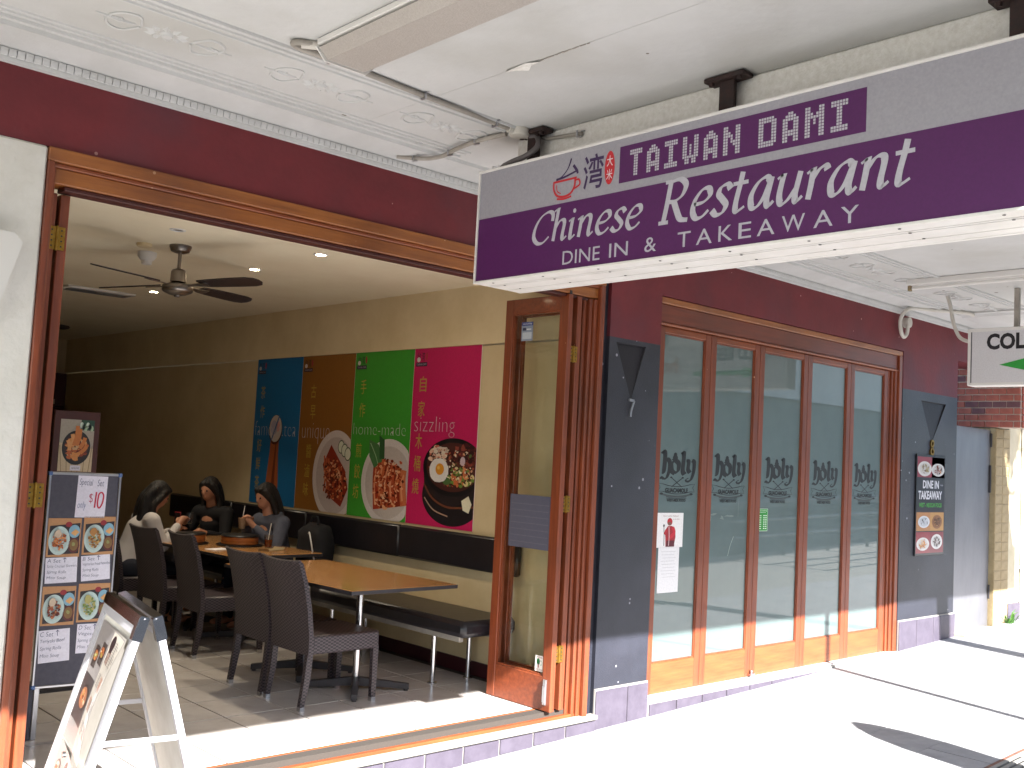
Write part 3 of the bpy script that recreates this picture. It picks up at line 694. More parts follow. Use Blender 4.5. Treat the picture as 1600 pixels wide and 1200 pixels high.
# ------------------------------------------------------------------ the lane end beyond
ga = thing('metal_gate', 'plain grey sheet metal gate across the lane beside the number 8 pillar', 'gate', (11.08, .05, .2))
MB().cham((-.48, 0, -.02), (.50, .03, 2.14), .004).build('sheet', M['gate'], ga)
MB().cham((.465, -.02, 1.45), (.485, -.001, 1.75), .003).build('handle', M['edge'], ga); MB().tube([(.49, -.012, .30), (.49, -.012, .45)], .01, 8).build('hinge', M['edge'], ga); MB().tube([(.49, -.012, 1.95), (.49, -.012, 2.1)], .01, 8).build('hinge', M['edge'], ga)
# red brick return wall, every brick its own
rb = thing('brick_wall', 'red brick wall end above the sheet metal gate', 'wall', (11.6, 0, 2.37))
MB().box((.012, -.25, 0), (.25, 1.6, 1.05)).build('mortar_core', M['mortar'], rb)
bme = [MB().cham((0, 0, 0), (.02, .142, .062), .004).mesh('brick', M['brick']), MB().cham((0, 0, 0), (.02, .142, .062), .004).mesh('brick', M['brickb']), MB().cham((0, 0, 0), (.02, .066, .062), .004).mesh('brick', M['brick'])]
for r_ in range(14):
    y = -.25+(0 if r_ % 2 else -.075)
    while y < 1.0:
        if y < -.26: o = link('brick', bme[2], rb); o.location = (0, -.25, r_*.073+.004)
        else: o = link('brick', bme[1 if random.random() < .14 else 0], rb); o.location = (random.uniform(-.003, .003), y+.004, r_*.073+.004)
        y += .150
for r_ in range(14):
    o = link('brick', bme[2], rb); o.rotation_euler = (0, 0, R(-90)); o.location = (.045, -.2505+.0, r_*.073+.004); o.scale = (1, 1.5, 1)
    o.location = (.03, -.249, r_*.073+.004)
yb = thing('brick_pier', 'cream painted brick pier right of the metal gate', 'pier', (11.8, 0, .18))
MB().box((-.19, .006, -.4), (.20, .3, 2.18)).build('mortar_core', M['ybrick'], yb)
yme = [MB().cham((0, 0, 0), (.176, .02, .095), .004).mesh('brick', M['ybrick'])]
for r_ in range(21):
    for k in range(2): o = link('brick', yme[0], yb); o.location = (-.185+k*.186, 0, r_*.104+.002)
cr = thing('rendered_wall', 'sunlit cream rendered wall with dark base past the brick pier', 'wall', (13, .0, .2))
MB().cham((-.985, .02, .22), (5, .3, 3.6), .004).build('wall_face', M['render'], cr); MB().cham((-.985, .0, -.6), (5, .3, .2195), .004).build('wall_base', M['tilepurple'], cr)
dpx = thing('drain_pipe', 'white square downpipe on the cream rendered wall', 'pipe', (12.42, -.06, .2)); MB().cham((-.07, -.05, .0), (.07, .07, 3.2), .004).build('pipe', M['white'], dpx)
MB().box((-.085, -.06, .6), (.085, .078, .63)).build('pipe_clip', M['white'], dpx)
wd = thing('weed_tuft', 'small green weed growing at the foot of the brick pier', 'plant', (11.95, -.04, .205))
mb = MB()
for k in range(46):
    a = random.uniform(0, 6.28); l = random.uniform(.06, .2); b0 = Vector((random.uniform(-.06, .06), random.uniform(-.03, .02), 0)); tip = b0+Vector((math.cos(a)*l*.7, math.sin(a)*l*.5-.02, l*random.uniform(.3, 1))); mid = (b0+tip)/2+Vector((0, 0, l*.25)); s_ = Vector((-math.sin(a), math.cos(a), 0))*.008
    mb.add([b0-s_*.4, b0+s_*.4, mid+s_, tip, mid-s_], [(0, 1, 2, 4), (4, 2, 3)])
mb.build('foliage', M['green'], wd)
MB().box((10.62, -.12, gz(11)-.01), (11.58, .045, gz(11)+.012)).build('gate_threshold', M['render'], None)['kind'] = 'structure'

# drain grate in the footpath
gr = thing('drain_grate', 'rust edged metal drain grate set in the footpath at the corner', 'drain', (7.0, -2.2, gz(7.0)))
Mg = Matrix.Rotation(-math.atan(.033), 4, 'Y')
fm = MB().box((-.62, -.27, -.01), (.9, -.245, .006), Mg).box((-.62, .165, -.01), (.9, .19, .006), Mg).box((-.645, -.27, -.01), (-.62, .19, .006), Mg); fm.build('grate_frame', mat('rust_edge', '8a5a44', .8, '5c4038', scale=20), gr)
MB().box((-.62, -.245, -.012), (.9, .165, .0005), Mg).build('grate_bed', M['iron'], gr)
for k in range(9): MB().box((-.62, -.225+k*.046, .001), (.9, -.20+k*.046, .007), Mg).build('grate_bar', M['conc'], gr)

# ------------------------------------------------------------------ hanging restaurant sign
sg = thing('hanging_sign', 'long purple and grey hanging sign reading TAIWAN DAMI Chinese Restaurant', 'sign', (3.4, -.63, 2.65))
SL, SH, SD = 2.77, .575, .33
mb = MB().box((.006, -SL+.01, .006), (SD-.006, -.01, SH-.006)); mb.build('sign_body', M['aluw'], sg)
fr_ = MB()
for a, b2 in (((-.004, -SL, -.008), (.02, 0, .004)), ((-.004, -SL, SH-.006), (.02, 0, SH+.006)), ((-.004, -.012, .0045), (.02, 0, SH-.0065)), ((-.004, -SL, .0045), (.02, -SL+.012, SH-.0065)),
              ((SD-.02, -SL, -.008), (SD+.004, 0, .004)), ((SD-.02, -SL, SH-.006), (SD+.004, 0, SH+.006))): fr_.cham(a, b2, .002)
fr_.build('sign_frame', M['aluw'], sg)
MB().box((.022, -SL+.01, -.0028), (SD-.022, -.01, .0045)).build('joint_strip', M['edge'], sg)
for a, b2 in ((.022, .088), (.096, .113), (.121, .232), (.240, SD-.022)):
    MB().cham((a, -SL, -.006), (b2, -.0, -.0032), .001).build('bottom_panel', M['aluw'], sg)
sc = MB()
for k in range(8):
    for xx in (.03, .11, .22): sc.lathe([(.006, -.0095), (.006, -.008), (.004, -.008)], (xx, -.12-k*.36, 0), 8)
sc.build('screw', M['edge'], sg)
P = Print((.0055, 0, 0), (0, -1, 0), (0, 0, 1), .0004)
P.rect(.012, .004, SL-.012, SH-.006, '9b9aa2', 1); P.rect(.012, .004, SL-.012, .327, '4e1154', 3)
P.build('sign_face', M['signp'], sg)
P = Print((.0055, 0, 0), (0, -1, 0), (0, 0, 1), .0004)
P.rect(.964, .364, 2.155, .532, '4e1154', 3)
BM = {'T': ['######', '######', '..##..', '..##..', '..##..', '..##..', '..##..', '..##..', '..##..', '..##..'],
 'A': ['..##..', '.####.', '######', '##..##', '##..##', '##..##', '######', '######', '##..##', '##..##'],
 'I': ['######', '######', '..##..', '..##..', '..##..', '..##..', '..##..', '..##..', '######', '######'],
 'W': ['##...##', '##...##', '##...##', '##.#.##', '##.#.##', '##.#.##', '##.#.##', '#######', '.##.##.', '.##.##.'],
 'N': ['##...##', '##...##', '###..##', '####.##', '##.#.##', '##.####', '##..###', '##...##', '##...##', '##...##'],
 'D': ['######.', '#######', '##...##', '##...##', '##...##', '##...##', '##...##', '##...##', '#######', '######.'],
 'M': ['##...##', '##...##', '###.###', '#######', '##.#.##', '##.#.##', '##...##', '##...##', '##...##', '##...##']}
cu = 1.025; cell = .01205
widths = {c: len(BM[c][0]) for c in BM}
tot = 0
for ch in 'TAIWAN DAMI': tot += 5 if ch == ' ' else widths[ch]+2.3
cw = (2.10-1.015)/tot
for ch in 'TAIWAN DAMI':
    if ch == ' ': cu += 5*cw; continue
    for r_, row in enumerate(BM[ch]):
        for q, c in enumerate(row):
            if c == '#': P.rect(cu+q*cw, .388+(9-r_)*cell, cu+q*cw+cw*.8, .388+(9-r_)*cell+cell*.8, 'b9b8c0', 4)
    cu += (widths[ch]+2.3)*cw
# logo: brush character over a red cup, second character, red seal
nib = (R(45), .35)
P.ribbon([(.66, .535), (.64, .49), (.60, .455), (.565, .445)], .016, '3a2350', 4, nib); P.ribbon([(.565, .447), (.62, .452), (.70, .47)], .015, '3a2350', 4.3, nib); P.ribbon([(.675, .50), (.70, .47), (.705, .455)], .014, '3a2350', 4.6, nib)
P.ribbon([(.545, .435), (.70, .437)], .010, 'c0252f', 4, None, False); P.ribbon([(.55, .435), (.552, .40), (.575, .368), (.62, .357), (.665, .368), (.688, .40), (.69, .435)], .011, 'c0252f', 4.3); P.ribbon([(.69, .425), (.715, .425), (.72, .40), (.682, .385)], .009, 'c0252f', 4.6)
P.ribbon([(.57, .42), (.575, .39), (.60, .375)], .005, 'c0252f', 5); P.ribbon([(.575, .352), (.62, .346), (.67, .352)], .009, 'c0252f', 4.4)
P.text('湾', .742, .365, .868, .53, '3a2350', 4, bold=.012)
P.ell(.905, .448, .030, .078, 'c0252f', 4, 36); P.text('大', .887, .455, .923, .505, 'd8d6dc', 5); P.text('米', .887, .392, .923, .442, 'd8d6dc', 5)
# italic roman lettering written with a broad pen
G = {'C': (.60, [[(.60, .46), (.58, .62), (.44, .68), (.24, .60), (.10, .40), (.08, .16), (.22, .01), (.40, .0), (.56, .12)]]),
 'h': (.47, [[(-.01, .66), (.10, .72), (.10, .72), (.09, .35), (.08, .0)], [(.09, .26), (.19, .42), (.30, .44), (.35, .36), (.34, .10), (.38, .01), (.47, .07)]]),
 'i': (.23, [[(-.02, .38), (.08, .44), (.08, .44), (.075, .10), (.11, .0), (.21, .07)]]),
 'n': (.48, [[(-.02, .38), (.08, .44), (.08, .44), (.08, .2), (.07, .0)], [(.08, .26), (.19, .42), (.30, .44), (.35, .36), (.34, .10), (.38, .01), (.47, .07)]]),
 'e': (.41, [[(.07, .22), (.26, .24), (.37, .33), (.33, .44), (.20, .44), (.08, .30), (.06, .12), (.15, .0), (.28, .01), (.39, .10)]]),
 's': (.35, [[(.34, .37), (.26, .45), (.14, .42), (.11, .32), (.20, .23), (.29, .13), (.24, .02), (.12, .0), (.02, .08)]]),
 'R': (.63, [[(.14, .67), (.14, .67), (.13, .3), (.11, .0)], [(.01, .01), (.22, .01)], [(.02, .67), (.16, .67)], [(.14, .66), (.34, .68), (.48, .58), (.44, .42), (.30, .34), (.14, .34)], [(.27, .34), (.38, .16), (.48, .03), (.64, .0)]]),
 't': (.30, [[(.14, .60), (.13, .44), (.10, .12), (.14, .0), (.28, .06)], [(-.01, .43), (.28, .435)]]),
 'a': (.49, [[(.37, .38), (.28, .45), (.14, .38), (.05, .20), (.09, .03), (.19, .02), (.30, .16), (.38, .42)], [(.39, .44), (.37, .25), (.36, .08), (.41, .0), (.49, .07)]]),
 'u': (.49, [[(-.02, .38), (.08, .44), (.08, .44), (.06, .14), (.12, .0), (.23, .05), (.35, .22)], [(.38, .44), (.36, .25), (.35, .08), (.39, .0), (.48, .07)]]),
 'r': (.34, [[(-.02, .38), (.08, .44), (.08, .44), (.08, .2), (.07, .0)], [(.08, .26), (.18, .41), (.28, .45), (.33, .39)]])}
def pen(word, u0, u1, v0, size, col):
    tw = sum(G[c][0]+.035 for c in word); k = (u1-u0-.14*size)/tw; x = u0; l = 4
    for c in word:
        adv, st = G[c]
        for s_ in st:
            l += .15; P.ribbon([(x+a*k+b2*size*.17, v0+b2*size) for a, b2 in s_], 0.096*size*1.2, col, l, (R(28), .32))
        if c == 'i': P.ell(x+.10*k+.58*size*.17, v0+.60*size, .045*size, .05*size, col, l, 12)
        x += (adv+.035)*k
pen('Chinese', .405, 1.135, .150, .215, 'b4b3bc'); pen('Restaurant', 1.20, 2.375, .146, .265, 'b4b3bc')
P.text('DINE', .632, .028, .868, .092, 'b0afb9', 4); P.text('IN', .925, .030, 1.035, .094, 'b0afb9', 4); P.text('&', 1.13, .031, 1.195, .095, 'b0afb9', 4)
cu = 1.31
for ch, w_ in zip('TAKEAWAY', (.085, .10, .085, .075, .10, .125, .10, .09)):
    P.text(ch, cu, .031+.001*(cu-1), cu+w_*.8, .096, 'b0afb9', 4); cu += w_+.012
P.build('sign_lettering', M['signp'], sg)
for i, (yy, lb) in enumerate(((-.925, 'black iron hanger nearest the shop wall, holding the purple sign'), (-2.10, 'middle black iron hanger between beam and purple sign'), (-3.29, 'outermost black iron hanger above the purple sign'))):
    t = thing('sign_hanger', lb, 'bracket', (3.50, yy, 3.23))
    MB().cham((-.012, -.038, -.02), (.012, .038, .165), .003).build('strap', M['rust'], t)
    MB().cham((-.04, -.10, .165), (.04, .10, .185), .004).build('ceiling_plate', M['rust'], t)
    [MB().lathe([(.012, .150), (.012, .165), (.006, .1655)], (-.02, by_, 0), 8).build('bolt', M['rust'], t) for by_ in (-.07, .07)]

# the far sign: COLD BEER
cs = thing('hanging_sign', 'white COLD BEER sign with green arrow hanging past the second shop', 'sign', (8.9, -.82, 2.585))
MB().cham((.0, -1.95, 0), (.16, 0, .495), .006).build('sign_body', M['white'], cs)
P = Print((-.0005, 0, 0), (0, -1, 0), (0, 0, 1), .0006); P.rect(.03, .025, 1.92, .465, 'd0cfd2', 1)
P.rect(.03, .025, .04, .465, '55555a', 2)
P.text('COLD BEER', .165, .305, .98, .445, '17151a', 3, bold=.04); P.poly([(.27, .175), (.52, .235), (.52, .20), (1.15, .20), (1.15, .15), (.52, .15), (.52, .115)], '2a9a3a', 3)
P.text('holy', 1.36, .14, 1.78, .36, 'b4572a', 3, bold=.04)
P.build('sign_face', M['print'], cs)
for y in (-.38, -1.6): MB().cham((.06, y-.02, .495), (.10, y+.02, .833), .003).build('strap', M['pvc'], cs)

# ------------------------------------------------------------------ lights and conduit under the awning
def batten(loc, L, label, group=None, near=True):
    t = thing('strip_light', label, 'strip light', loc)
    MB().cham((-.14, -L, -.028), (.14, 0, -.001), .004).build('lamp_tray', M['white'], t)
    MB().prism([(-.115, -.0285), (-.135, -.040), (-.09, -.078), (.09, -.078), (.135, -.040), (.115, -.0285)], 'y', -L+.008, -.008).build('diffuser', M['diff'], t)
    for y in (0, -L+.012): MB().prism([(-.13, -.0285), (-.147, -.038), (-.10, -.086), (.10, -.086), (.147, -.038), (.13, -.0285)], 'y', y-.007, y).build('end_cap', M['white'], t)
    return t
batten((2.27, -1.06, 3.4195), 1.25, 'near strip light with dusty prismatic cover on the awning lining above the doorway')
t = thing('strip_light', 'bare white strip light batten on the awning lining near the COLD BEER sign', 'strip light', (8.2, -.62, 3.4195))
MB().cham((-.04, -1.25, -.05), (.04, 0, -.001), .005).build('lamp_tray', M['white'], t); MB().tube([(0, -.03, -.075), (0, -1.22, -.075)], .013, 12).build('lamp_tube', M['white'], t, True)
for y in (-.01, -1.23): MB().cham((-.02, y-.012, -.095), (.02, y+.012, -.0505), .003).build('lamp_holder', M['ybrick'], t)
def clip(par, p, ax='x'):
    mb = MB(); x, y, z = p
    for s_ in (-1, 1):
        a = (x-.006, y+s_*.014, z-.014) if ax == 'x' else (x+s_*.014, y-.006, z-.014); b2 = (x+.006, y+s_*.017, z+.013) if ax == 'x' else (x+s_*.017, y+.006, z+.013); mb.box(a, b2)
    mb.box((x-.0058, y-.0165, z-.018), (x+.0058, y+.0165, z-.0145)); mb.cham((x-.007, y-.035, z+.0065), (x+.007, y-.0175, z+.011), .001); mb.build('pipe_clip', M['alu'], par)
cz = 3.405
co = thing('conduit', 'long grey conduit clipped along the awning lining from strip light to junction box', 'conduit', (0, 0, 0))
MB().tube(catmull([(2.16, -1.03, cz), (2.09, -1.0, cz), (2.075, -.965, cz), (2.12, -.945, cz), (2.2, -.945, cz)], 6)+[Vector((3.40, -.872, cz))], .0125, 12).build('pipe', M['pvc'], co, True)
for x in (2.27, 2.80, 3.27): clip(co, (x, -.945+(x-2.2)*.061, cz))
MB().tube([(2.10, -.99, cz), (2.16, -1.03, cz)], .019, 12).build('elbow', M['pvcw'], co, True)
jb = thing('junction_box', 'round pale junction box where the conduits meet above the purple sign', 'junction box', (3.44, -.875, 3.4195))
MB().lathe([(.052, 0), (.052, -.028), (.046, -.036), (.02, -.040), (.001, -.0405)], (0, 0, 0), 20).build('box_body', M['pvcw'], jb, True)
MB().tube([(.045, 0, -.016), (.075, .0, -.016)], .019, 12).tube([(-.045, 0, -.016), (-.075, 0, -.016)], .019, 12).build('spigot', M['pvcw'], jb, True)
c2_ = thing('conduit', 'curved grey conduit running from the junction box back to a hole in the cornice', 'conduit', (0, 0, 0))
pts = catmull([(3.42, -.80, cz), (3.40, -.62, cz-.002), (3.40, -.45, cz-.01), (3.42, -.30, cz-.02), (3.40, -.19, cz-.022), (3.33, -.11, cz-.02), (3.27, -.07, cz-.02)], 7); MB().tube(pts, .012, 12).build('pipe', M['pvc'], c2_, True)
for q in (8, 18, 33): clip(c2_, tuple(pts[q]), 'y')
c3_ = thing('conduit', 'short conduit from the junction box ending on the rough beam', 'conduit', (0, 0, 0))
MB().tube([(3.50, -.89, cz), (3.545, -.93, cz-.01), (3.540, -.98, cz-.03), (3.54, -1.22, cz-.05)], .010, 10).build('pipe', M['pvc'], c3_, True); clip(c3_, (3.54, -1.2, cz-.047), 'y')
c4_ = thing('cable', 'thick grey cable drooping from the junction box into the purple sign', 'cable', (0, 0, 0))
MB().tube(catmull([(3.49, -.90, cz-.01), (3.50, -.95, cz-.03), (3.47, -.98, cz-.09), (3.44, -.93, cz-.135), (3.43, -.85, cz-.15), (3.43, -.78, cz-.165), (3.44, -.74, cz-.20)], 7), .0145, 12).build('sheath', mat('dark_grey_cable', '5f5a5a', .5), c4_, True)
c5_ = thing('conduit', 'white looped conduit and round junction box above the last frosted doors', 'conduit', (0, 0, 0))
MB().tube(catmull([(9.37, -.05, 3.22), (9.36, -.045, 3.14), (9.30, -.045, 3.10), (9.24, -.045, 3.15), (9.22, -.05, 3.26), (9.27, -.08, 3.35), (9.42, -.1, 3.385), (9.7, -.20, 3.395), (9.95, -.35, 3.398), (10.05, -.38, 3.385)], 7), .018, 12).build('pipe', M['pvcw'], c5_, True)
MB().tube([(9.40, -.002, 3.25), (9.40, -.055, 3.25)], .05, 18).build('junction_box', M['pvcw'], c5_, True)
c6_ = thing('conduit', 'white conduit sweeping down from the awning lining into the COLD BEER sign', 'conduit', (0, 0, 0))
MB().tube(catmull([(8.98, -.60, 3.40), (8.98, -.63, 3.30), (8.98, -.66, 3.15), (8.98, -.72, 3.02), (8.98, -.83, 2.97)], 7), .016, 12).build('pipe', M['pvcw'], c6_, True)

# ------------------------------------------------------------------ ceiling of the room: fan, downlights, detectors
def fan(loc, label, rot, blades=4):
    t = thing('ceiling_fan', label, 'fan', loc)
    mt = mat('brushed_nickel', '8d857e', .32, metal=.9)
    MB().lathe([(.072, 0), (.072, -.012), (.06, -.04), (.03, -.052), (.001, -.053)], (0, 0, 0), 24).build('canopy', mt, t, True)
    MB().lathe([(.0125, -.05), (.0125, -.17)], (0, 0, 0), 12).build('rod', mt, t, True)
    MB().lathe([(.018, -.155), (.042, -.165), (.050, -.18), (.052, -.245), (.04, -.25)], (0, 0, 0), 24).build('motor_cover', mt, t, True)
    MB().lathe([(.045, -.252), (.095, -.268), (.100, -.276), (.100, -.305), (.092, -.315), (.055, -.332), (.022, -.336), (.020, -.346), (.001, -.347)], (0, 0, 0), 28).build('motor_housing', mt, t, True)
    bm_ = mat('fan_blade', '2c2222', .35)
    me = MB(); n = 12; outl = [(.20, -.045), (.30, -.058), (.50, -.066), (.62, -.066), (.68, -.052), (.705, -.02), (.705, .02), (.68, .052), (.62, .066), (.50, .066), (.30, .058), (.20, .045)]
    vs = [(x, y, .004) for x, y in outl]+[(x, y, -.004) for x, y in outl]; me.add(vs, [tuple(range(n)), tuple(range(n, 2*n))[::-1]]+[(i, n+i, n+(i+1) % n, (i+1) % n) for i in range(n)])
    bme = me.mesh('blade', bm_); arm = MB().prism([(.085, -.012), (.17, -.016), (.26, -.034), (.27, 0), (.26, .034), (.17, .016), (.085, .012)], 'z', -.012, -.006).mesh('blade_arm', mt)
    for k in range(blades):
        a = rot+k*2*math.pi/blades; o = link('blade', bme, t); o.location = (0, 0, -.262); o.rotation_euler = (R(-13), 0, a)
        o2 = link('blade_arm', arm, o)
    return t
fan((2.965, 1.90, 3.0598), 'near ceiling fan with four dark blades and nickel motor', R(20.5))
fan((2.9, 5.6, 3.0598), 'second ceiling fan, mostly hidden deep in the dark room', R(5))
lampm = emit('lamp_glow', 'ffe9c0', 22)
for i, (x, y, lb, on) in enumerate(((3.68, 1.30, 'lit recessed downlight nearest the door head, right of the ceiling fan', 1), (3.71, 2.25, 'lit recessed downlight just right of the near ceiling fan', 1), (3.77, 4.15, 'lit recessed downlight below the fan blades, farther in', 1), (2.72, 1.42, 'unlit recessed downlight just above the ceiling fan mount', 0))):
    t = thing('downlight', lb, 'downlight', (x, y, 3.0598))
    MB().lathe([(.050, 0), (.050, -.004), (.036, -.006), (.034, .0)], (0, 0, 0), 24).build('trim_ring', M['white'], t, True)
    MB().lathe([(.033, -.0005), (.033, -.002), (.001, -.0021)], (0, 0, 0), 20).build('lamp', lampm if on else M['chrome'], t)
    if on:
        l = bpy.data.lights.new('downlight_beam', 'SPOT'); l.energy = 15; l.spot_size = R(95); l.spot_blend = .8; l.color = (1, .86, .66); l.shadow_soft_size = .03
        lo_ = bpy.data.objects.new('downlight_beam', l); COL.objects.link(lo_); lo_.parent = t; lo_.location = (0, 0, -.02)
t = thing('smoke_detector', 'white domed smoke detector hanging from the cream ceiling beside the fan', 'detector', (2.93, 2.35, 3.0598))
MB().lathe([(.065, 0), (.065, -.025), (.05, -.05), (.036, -.06), (.034, -.085), (.001, -.087)], (0, 0, 0), 24).build('detector_body', M['white'], t, True)
t = thing('ceiling_disc', 'flat cream disc on the ceiling above the smoke detector', 'detector', (2.78, 2.05, 3.0598)); MB().lathe([(.05, 0), (.05, -.02), (.04, -.026), (.001, -.027)], (0, 0, 0), 24).build('detector_body', M['cream2'], t, True)
t = thing('ceiling_vent', 'pale slotted air vent on the ceiling behind the fan blades', 'vent', (3.45, 4.6, 3.0598)); MB().cham((-.3, -.12, -.02), (.3, .12, 0), .004).build('vent_frame', M['white'], t)
for k in range(5): MB().box((-.27, -.09+k*.04, -.026), (.27, -.07+k*.04, -.0205)).build('slat', M['alu'], t)

# ------------------------------------------------------------------ posters on the side wall
PX, PZ, PH = 5.0985, 1.192, 1.412
def logo(p, u, v):
    p.text('台', u, v+.012, u+.05, v+.07, '2c1a30', 4); p.ell(u+.023, v+.01, .022, .02, 'd0c8c8', 5, 14); p.text('湾', u+.06, v, u+.10, v+.07, '2c1a30', 4)
    p.ell(u+.125, v+.035, .013, .033, 'a8303c', 4, 14); p.rect(u-.01, v-.045, u+.135, v-.012, '2b1233', 4); p.text('TAIWAN DAMI', u, v-.037, u+.125, v-.02, 'b0a8b4', 5)
def wallposter(y0, w, bgc, chars, word, wbox, label, art):
    t = thing('food_poster', label, 'poster', (PX, y0, PZ), 0, 'tall coloured food posters on the side wall')
    MB().box((-.004, -w+.001, 0), (0, -.001, PH)).build('backing_sheet', M['paper'], t)
    p = Print((-.0042, 0, 0), (0, -1, 0), (0, 0, 1), .0005); p.rect(.001, 0, w-.001, PH, bgc, 1); logo(p, .035, PH-.10)
    # characters
    for c, (u, v) in chars: p.text(c, u, v, u+.085, v+.125, 'b59a3c', 4)
    p.text(word, wbox[0], wbox[1], wbox[2], wbox[3], 'c9bfc4', 5, bold=-.028)
    art(p, w); p.build('printed_face', M['print'], t)
def grain(p, cx, cy, rx, ry, pal, n, sz, l, seed, umax):
    rs = random.Random(seed)
    for k in range(n):
        a = rs.uniform(0, 6.28); q = math.sqrt(rs.random()); u = cx+math.cos(a)*q*rx; v = cy+math.sin(a)*q*ry; s_ = sz*rs.uniform(.5, 1.4)
        if u+s_ > umax-.002 or v-s_ < .002: continue
        p.ell(u, v, s_, s_*rs.uniform(.3, .8), rs.choice(pal), l+k*.01, 7, .35, rs.uniform(-.8, .8))
def a_tea(p, w):
    p.poly([(.30, 0), (.30, .2), (.34, .50), (.35, .70), (.50, .70), (.50, .5), (.53, .2), (.52, 0)], 'a0562e', 2); p.poly([(.40, 0), (.41, .25), (.44, .60), (.46, .60), (.46, .25), (.47, 0)], '6a3018', 3)
    p.ell(.425, .72, .125, .145, '4a3a3c', 2, 30); p.ell(.425, .73, .113, .13, 'c8bcb4', 3, 30); p.ell(.40, .74, .06, .07, 'a8a4b8', 4, 14, .1); p.ell(.47, .75, .04, .05, 'd89a94', 4, 12, .1); p.ribbon([(.36, .62), (.49, .86)], .02, '45689a', 5, smooth=False)
def a_rib(p, w):
    p.ell(w-.19, .34, .34, .40, 'cfc4c0', 2, 44, 0, 0, .0) if False else None
    pts = []
    for k in range(60):
        a = 2*math.pi*k/60; u = w-.22+.36*math.cos(a); v = .33+.40*math.sin(a); pts.append((min(u, w-.002), max(v, .0)))
    p.poly(pts, 'd2c6c2', 2); pts = [(min(w-.22+.30*math.cos(2*math.pi*k/50), w-.002), max(.33+.34*math.sin(2*math.pi*k/50), .0)) for k in range(50)]; p.poly(pts, 'bfb0ac', 3)
    p.poly([(w-.42, .42), (w-.30, .60), (w-.06, .38), (w-.004, .22), (w-.10, .06), (w-.30, .14)], '8c2a18', 4)
    rs = random.Random(2)
    for k in range(9): x = w-.40+k*.035; p.ribbon([(x, .40-k*.012+.10), (x+.03, .30-k*.012), (x+.02, .18-k*.008)], .022, rs.choice(['c0603a', 'b04a2a', '5c1810', 'd07a50']), 5+k*.1)
    for k in range(30): p.ell(w-.3+rs.uniform(0, .26), .1+rs.uniform(0, .3), .018, .012, rs.choice(['3a120c', 'c86a40', '9c3a20', 'dc9060']), 6.2+k*.03, 8, .3)
    grain(p, w-.24, .30, .15, .19, ['6a2012', 'b4502c', 'd88458', '4a160e', '9a3c20', 'e0a880', '742818'], 150, .016, 7, 21, w)
    for k in range(3): p.ell(w-.14+k*.055, .585-.03*k, .05, .06, '2f4a28', 7+k*.5, 20); p.ell(w-.14+k*.055, .585-.03*k, .042, .051, 'd8dcc8', 7.2+k*.5, 20)
def a_dump(p, w):
    pts = [(min(w-.27+.38*math.cos(2*math.pi*k/60), w-.002), max(.31+.36*math.sin(2*math.pi*k/60), .0)) for k in range(60)]; p.poly(pts, 'd0c9c8', 2)
    pts = [(min(w-.27+.32*math.cos(2*math.pi*k/50), w-.002), max(.31+.30*math.sin(2*math.pi*k/50), .0)) for k in range(50)]; p.poly(pts, 'bfb6b2', 3)
    rs = random.Random(4)
    for k in range(6):
        x = w-.50+k*.075; p.ribbon([(x+.09-abs(k-2.5)*.01, .52-.02*k), (x+.06, .32), (x+.09, .08+.01*k)], .085, ['a83a22', 'c06038', '96301c', 'b85030', '8a2a18', 'c87048'][k], 4+k*.2)
        p.ribbon([(x+.075, .48-.02*k), (x+.045, .30), (x+.07, .12+.01*k)], .022, 'd89068', 5.4+k*.05)
    for k in range(40): p.ell(w-.46+rs.uniform(0, .40), .10+rs.uniform(0, .40), .02, .013, rs.choice(['7c2414', 'dca078', 'c05a38', '5a1a10']), 6+k*.02, 8, .4)
    grain(p, w-.27, .30, .20, .22, ['8a2c18', 'c8683c', 'e0a478', 'a84828', '6a2010', 'd8b090', 'b85a38'], 190, .017, 6.9, 22, w)
    p.poly([(w-.56, .66), (w-.42, .62), (w-.36, .48), (w-.47, .42), (w-.55, .52)], '4a7a48', 7); p.poly([(w-.42, .70), (w-.34, .66), (w-.33, .50), (w-.40, .50)], '2f5a34', 7.2); p.ribbon([(w-.54, .63), (w-.46, .53), (w-.42, .46)], .008, '9ab890', 7.5)
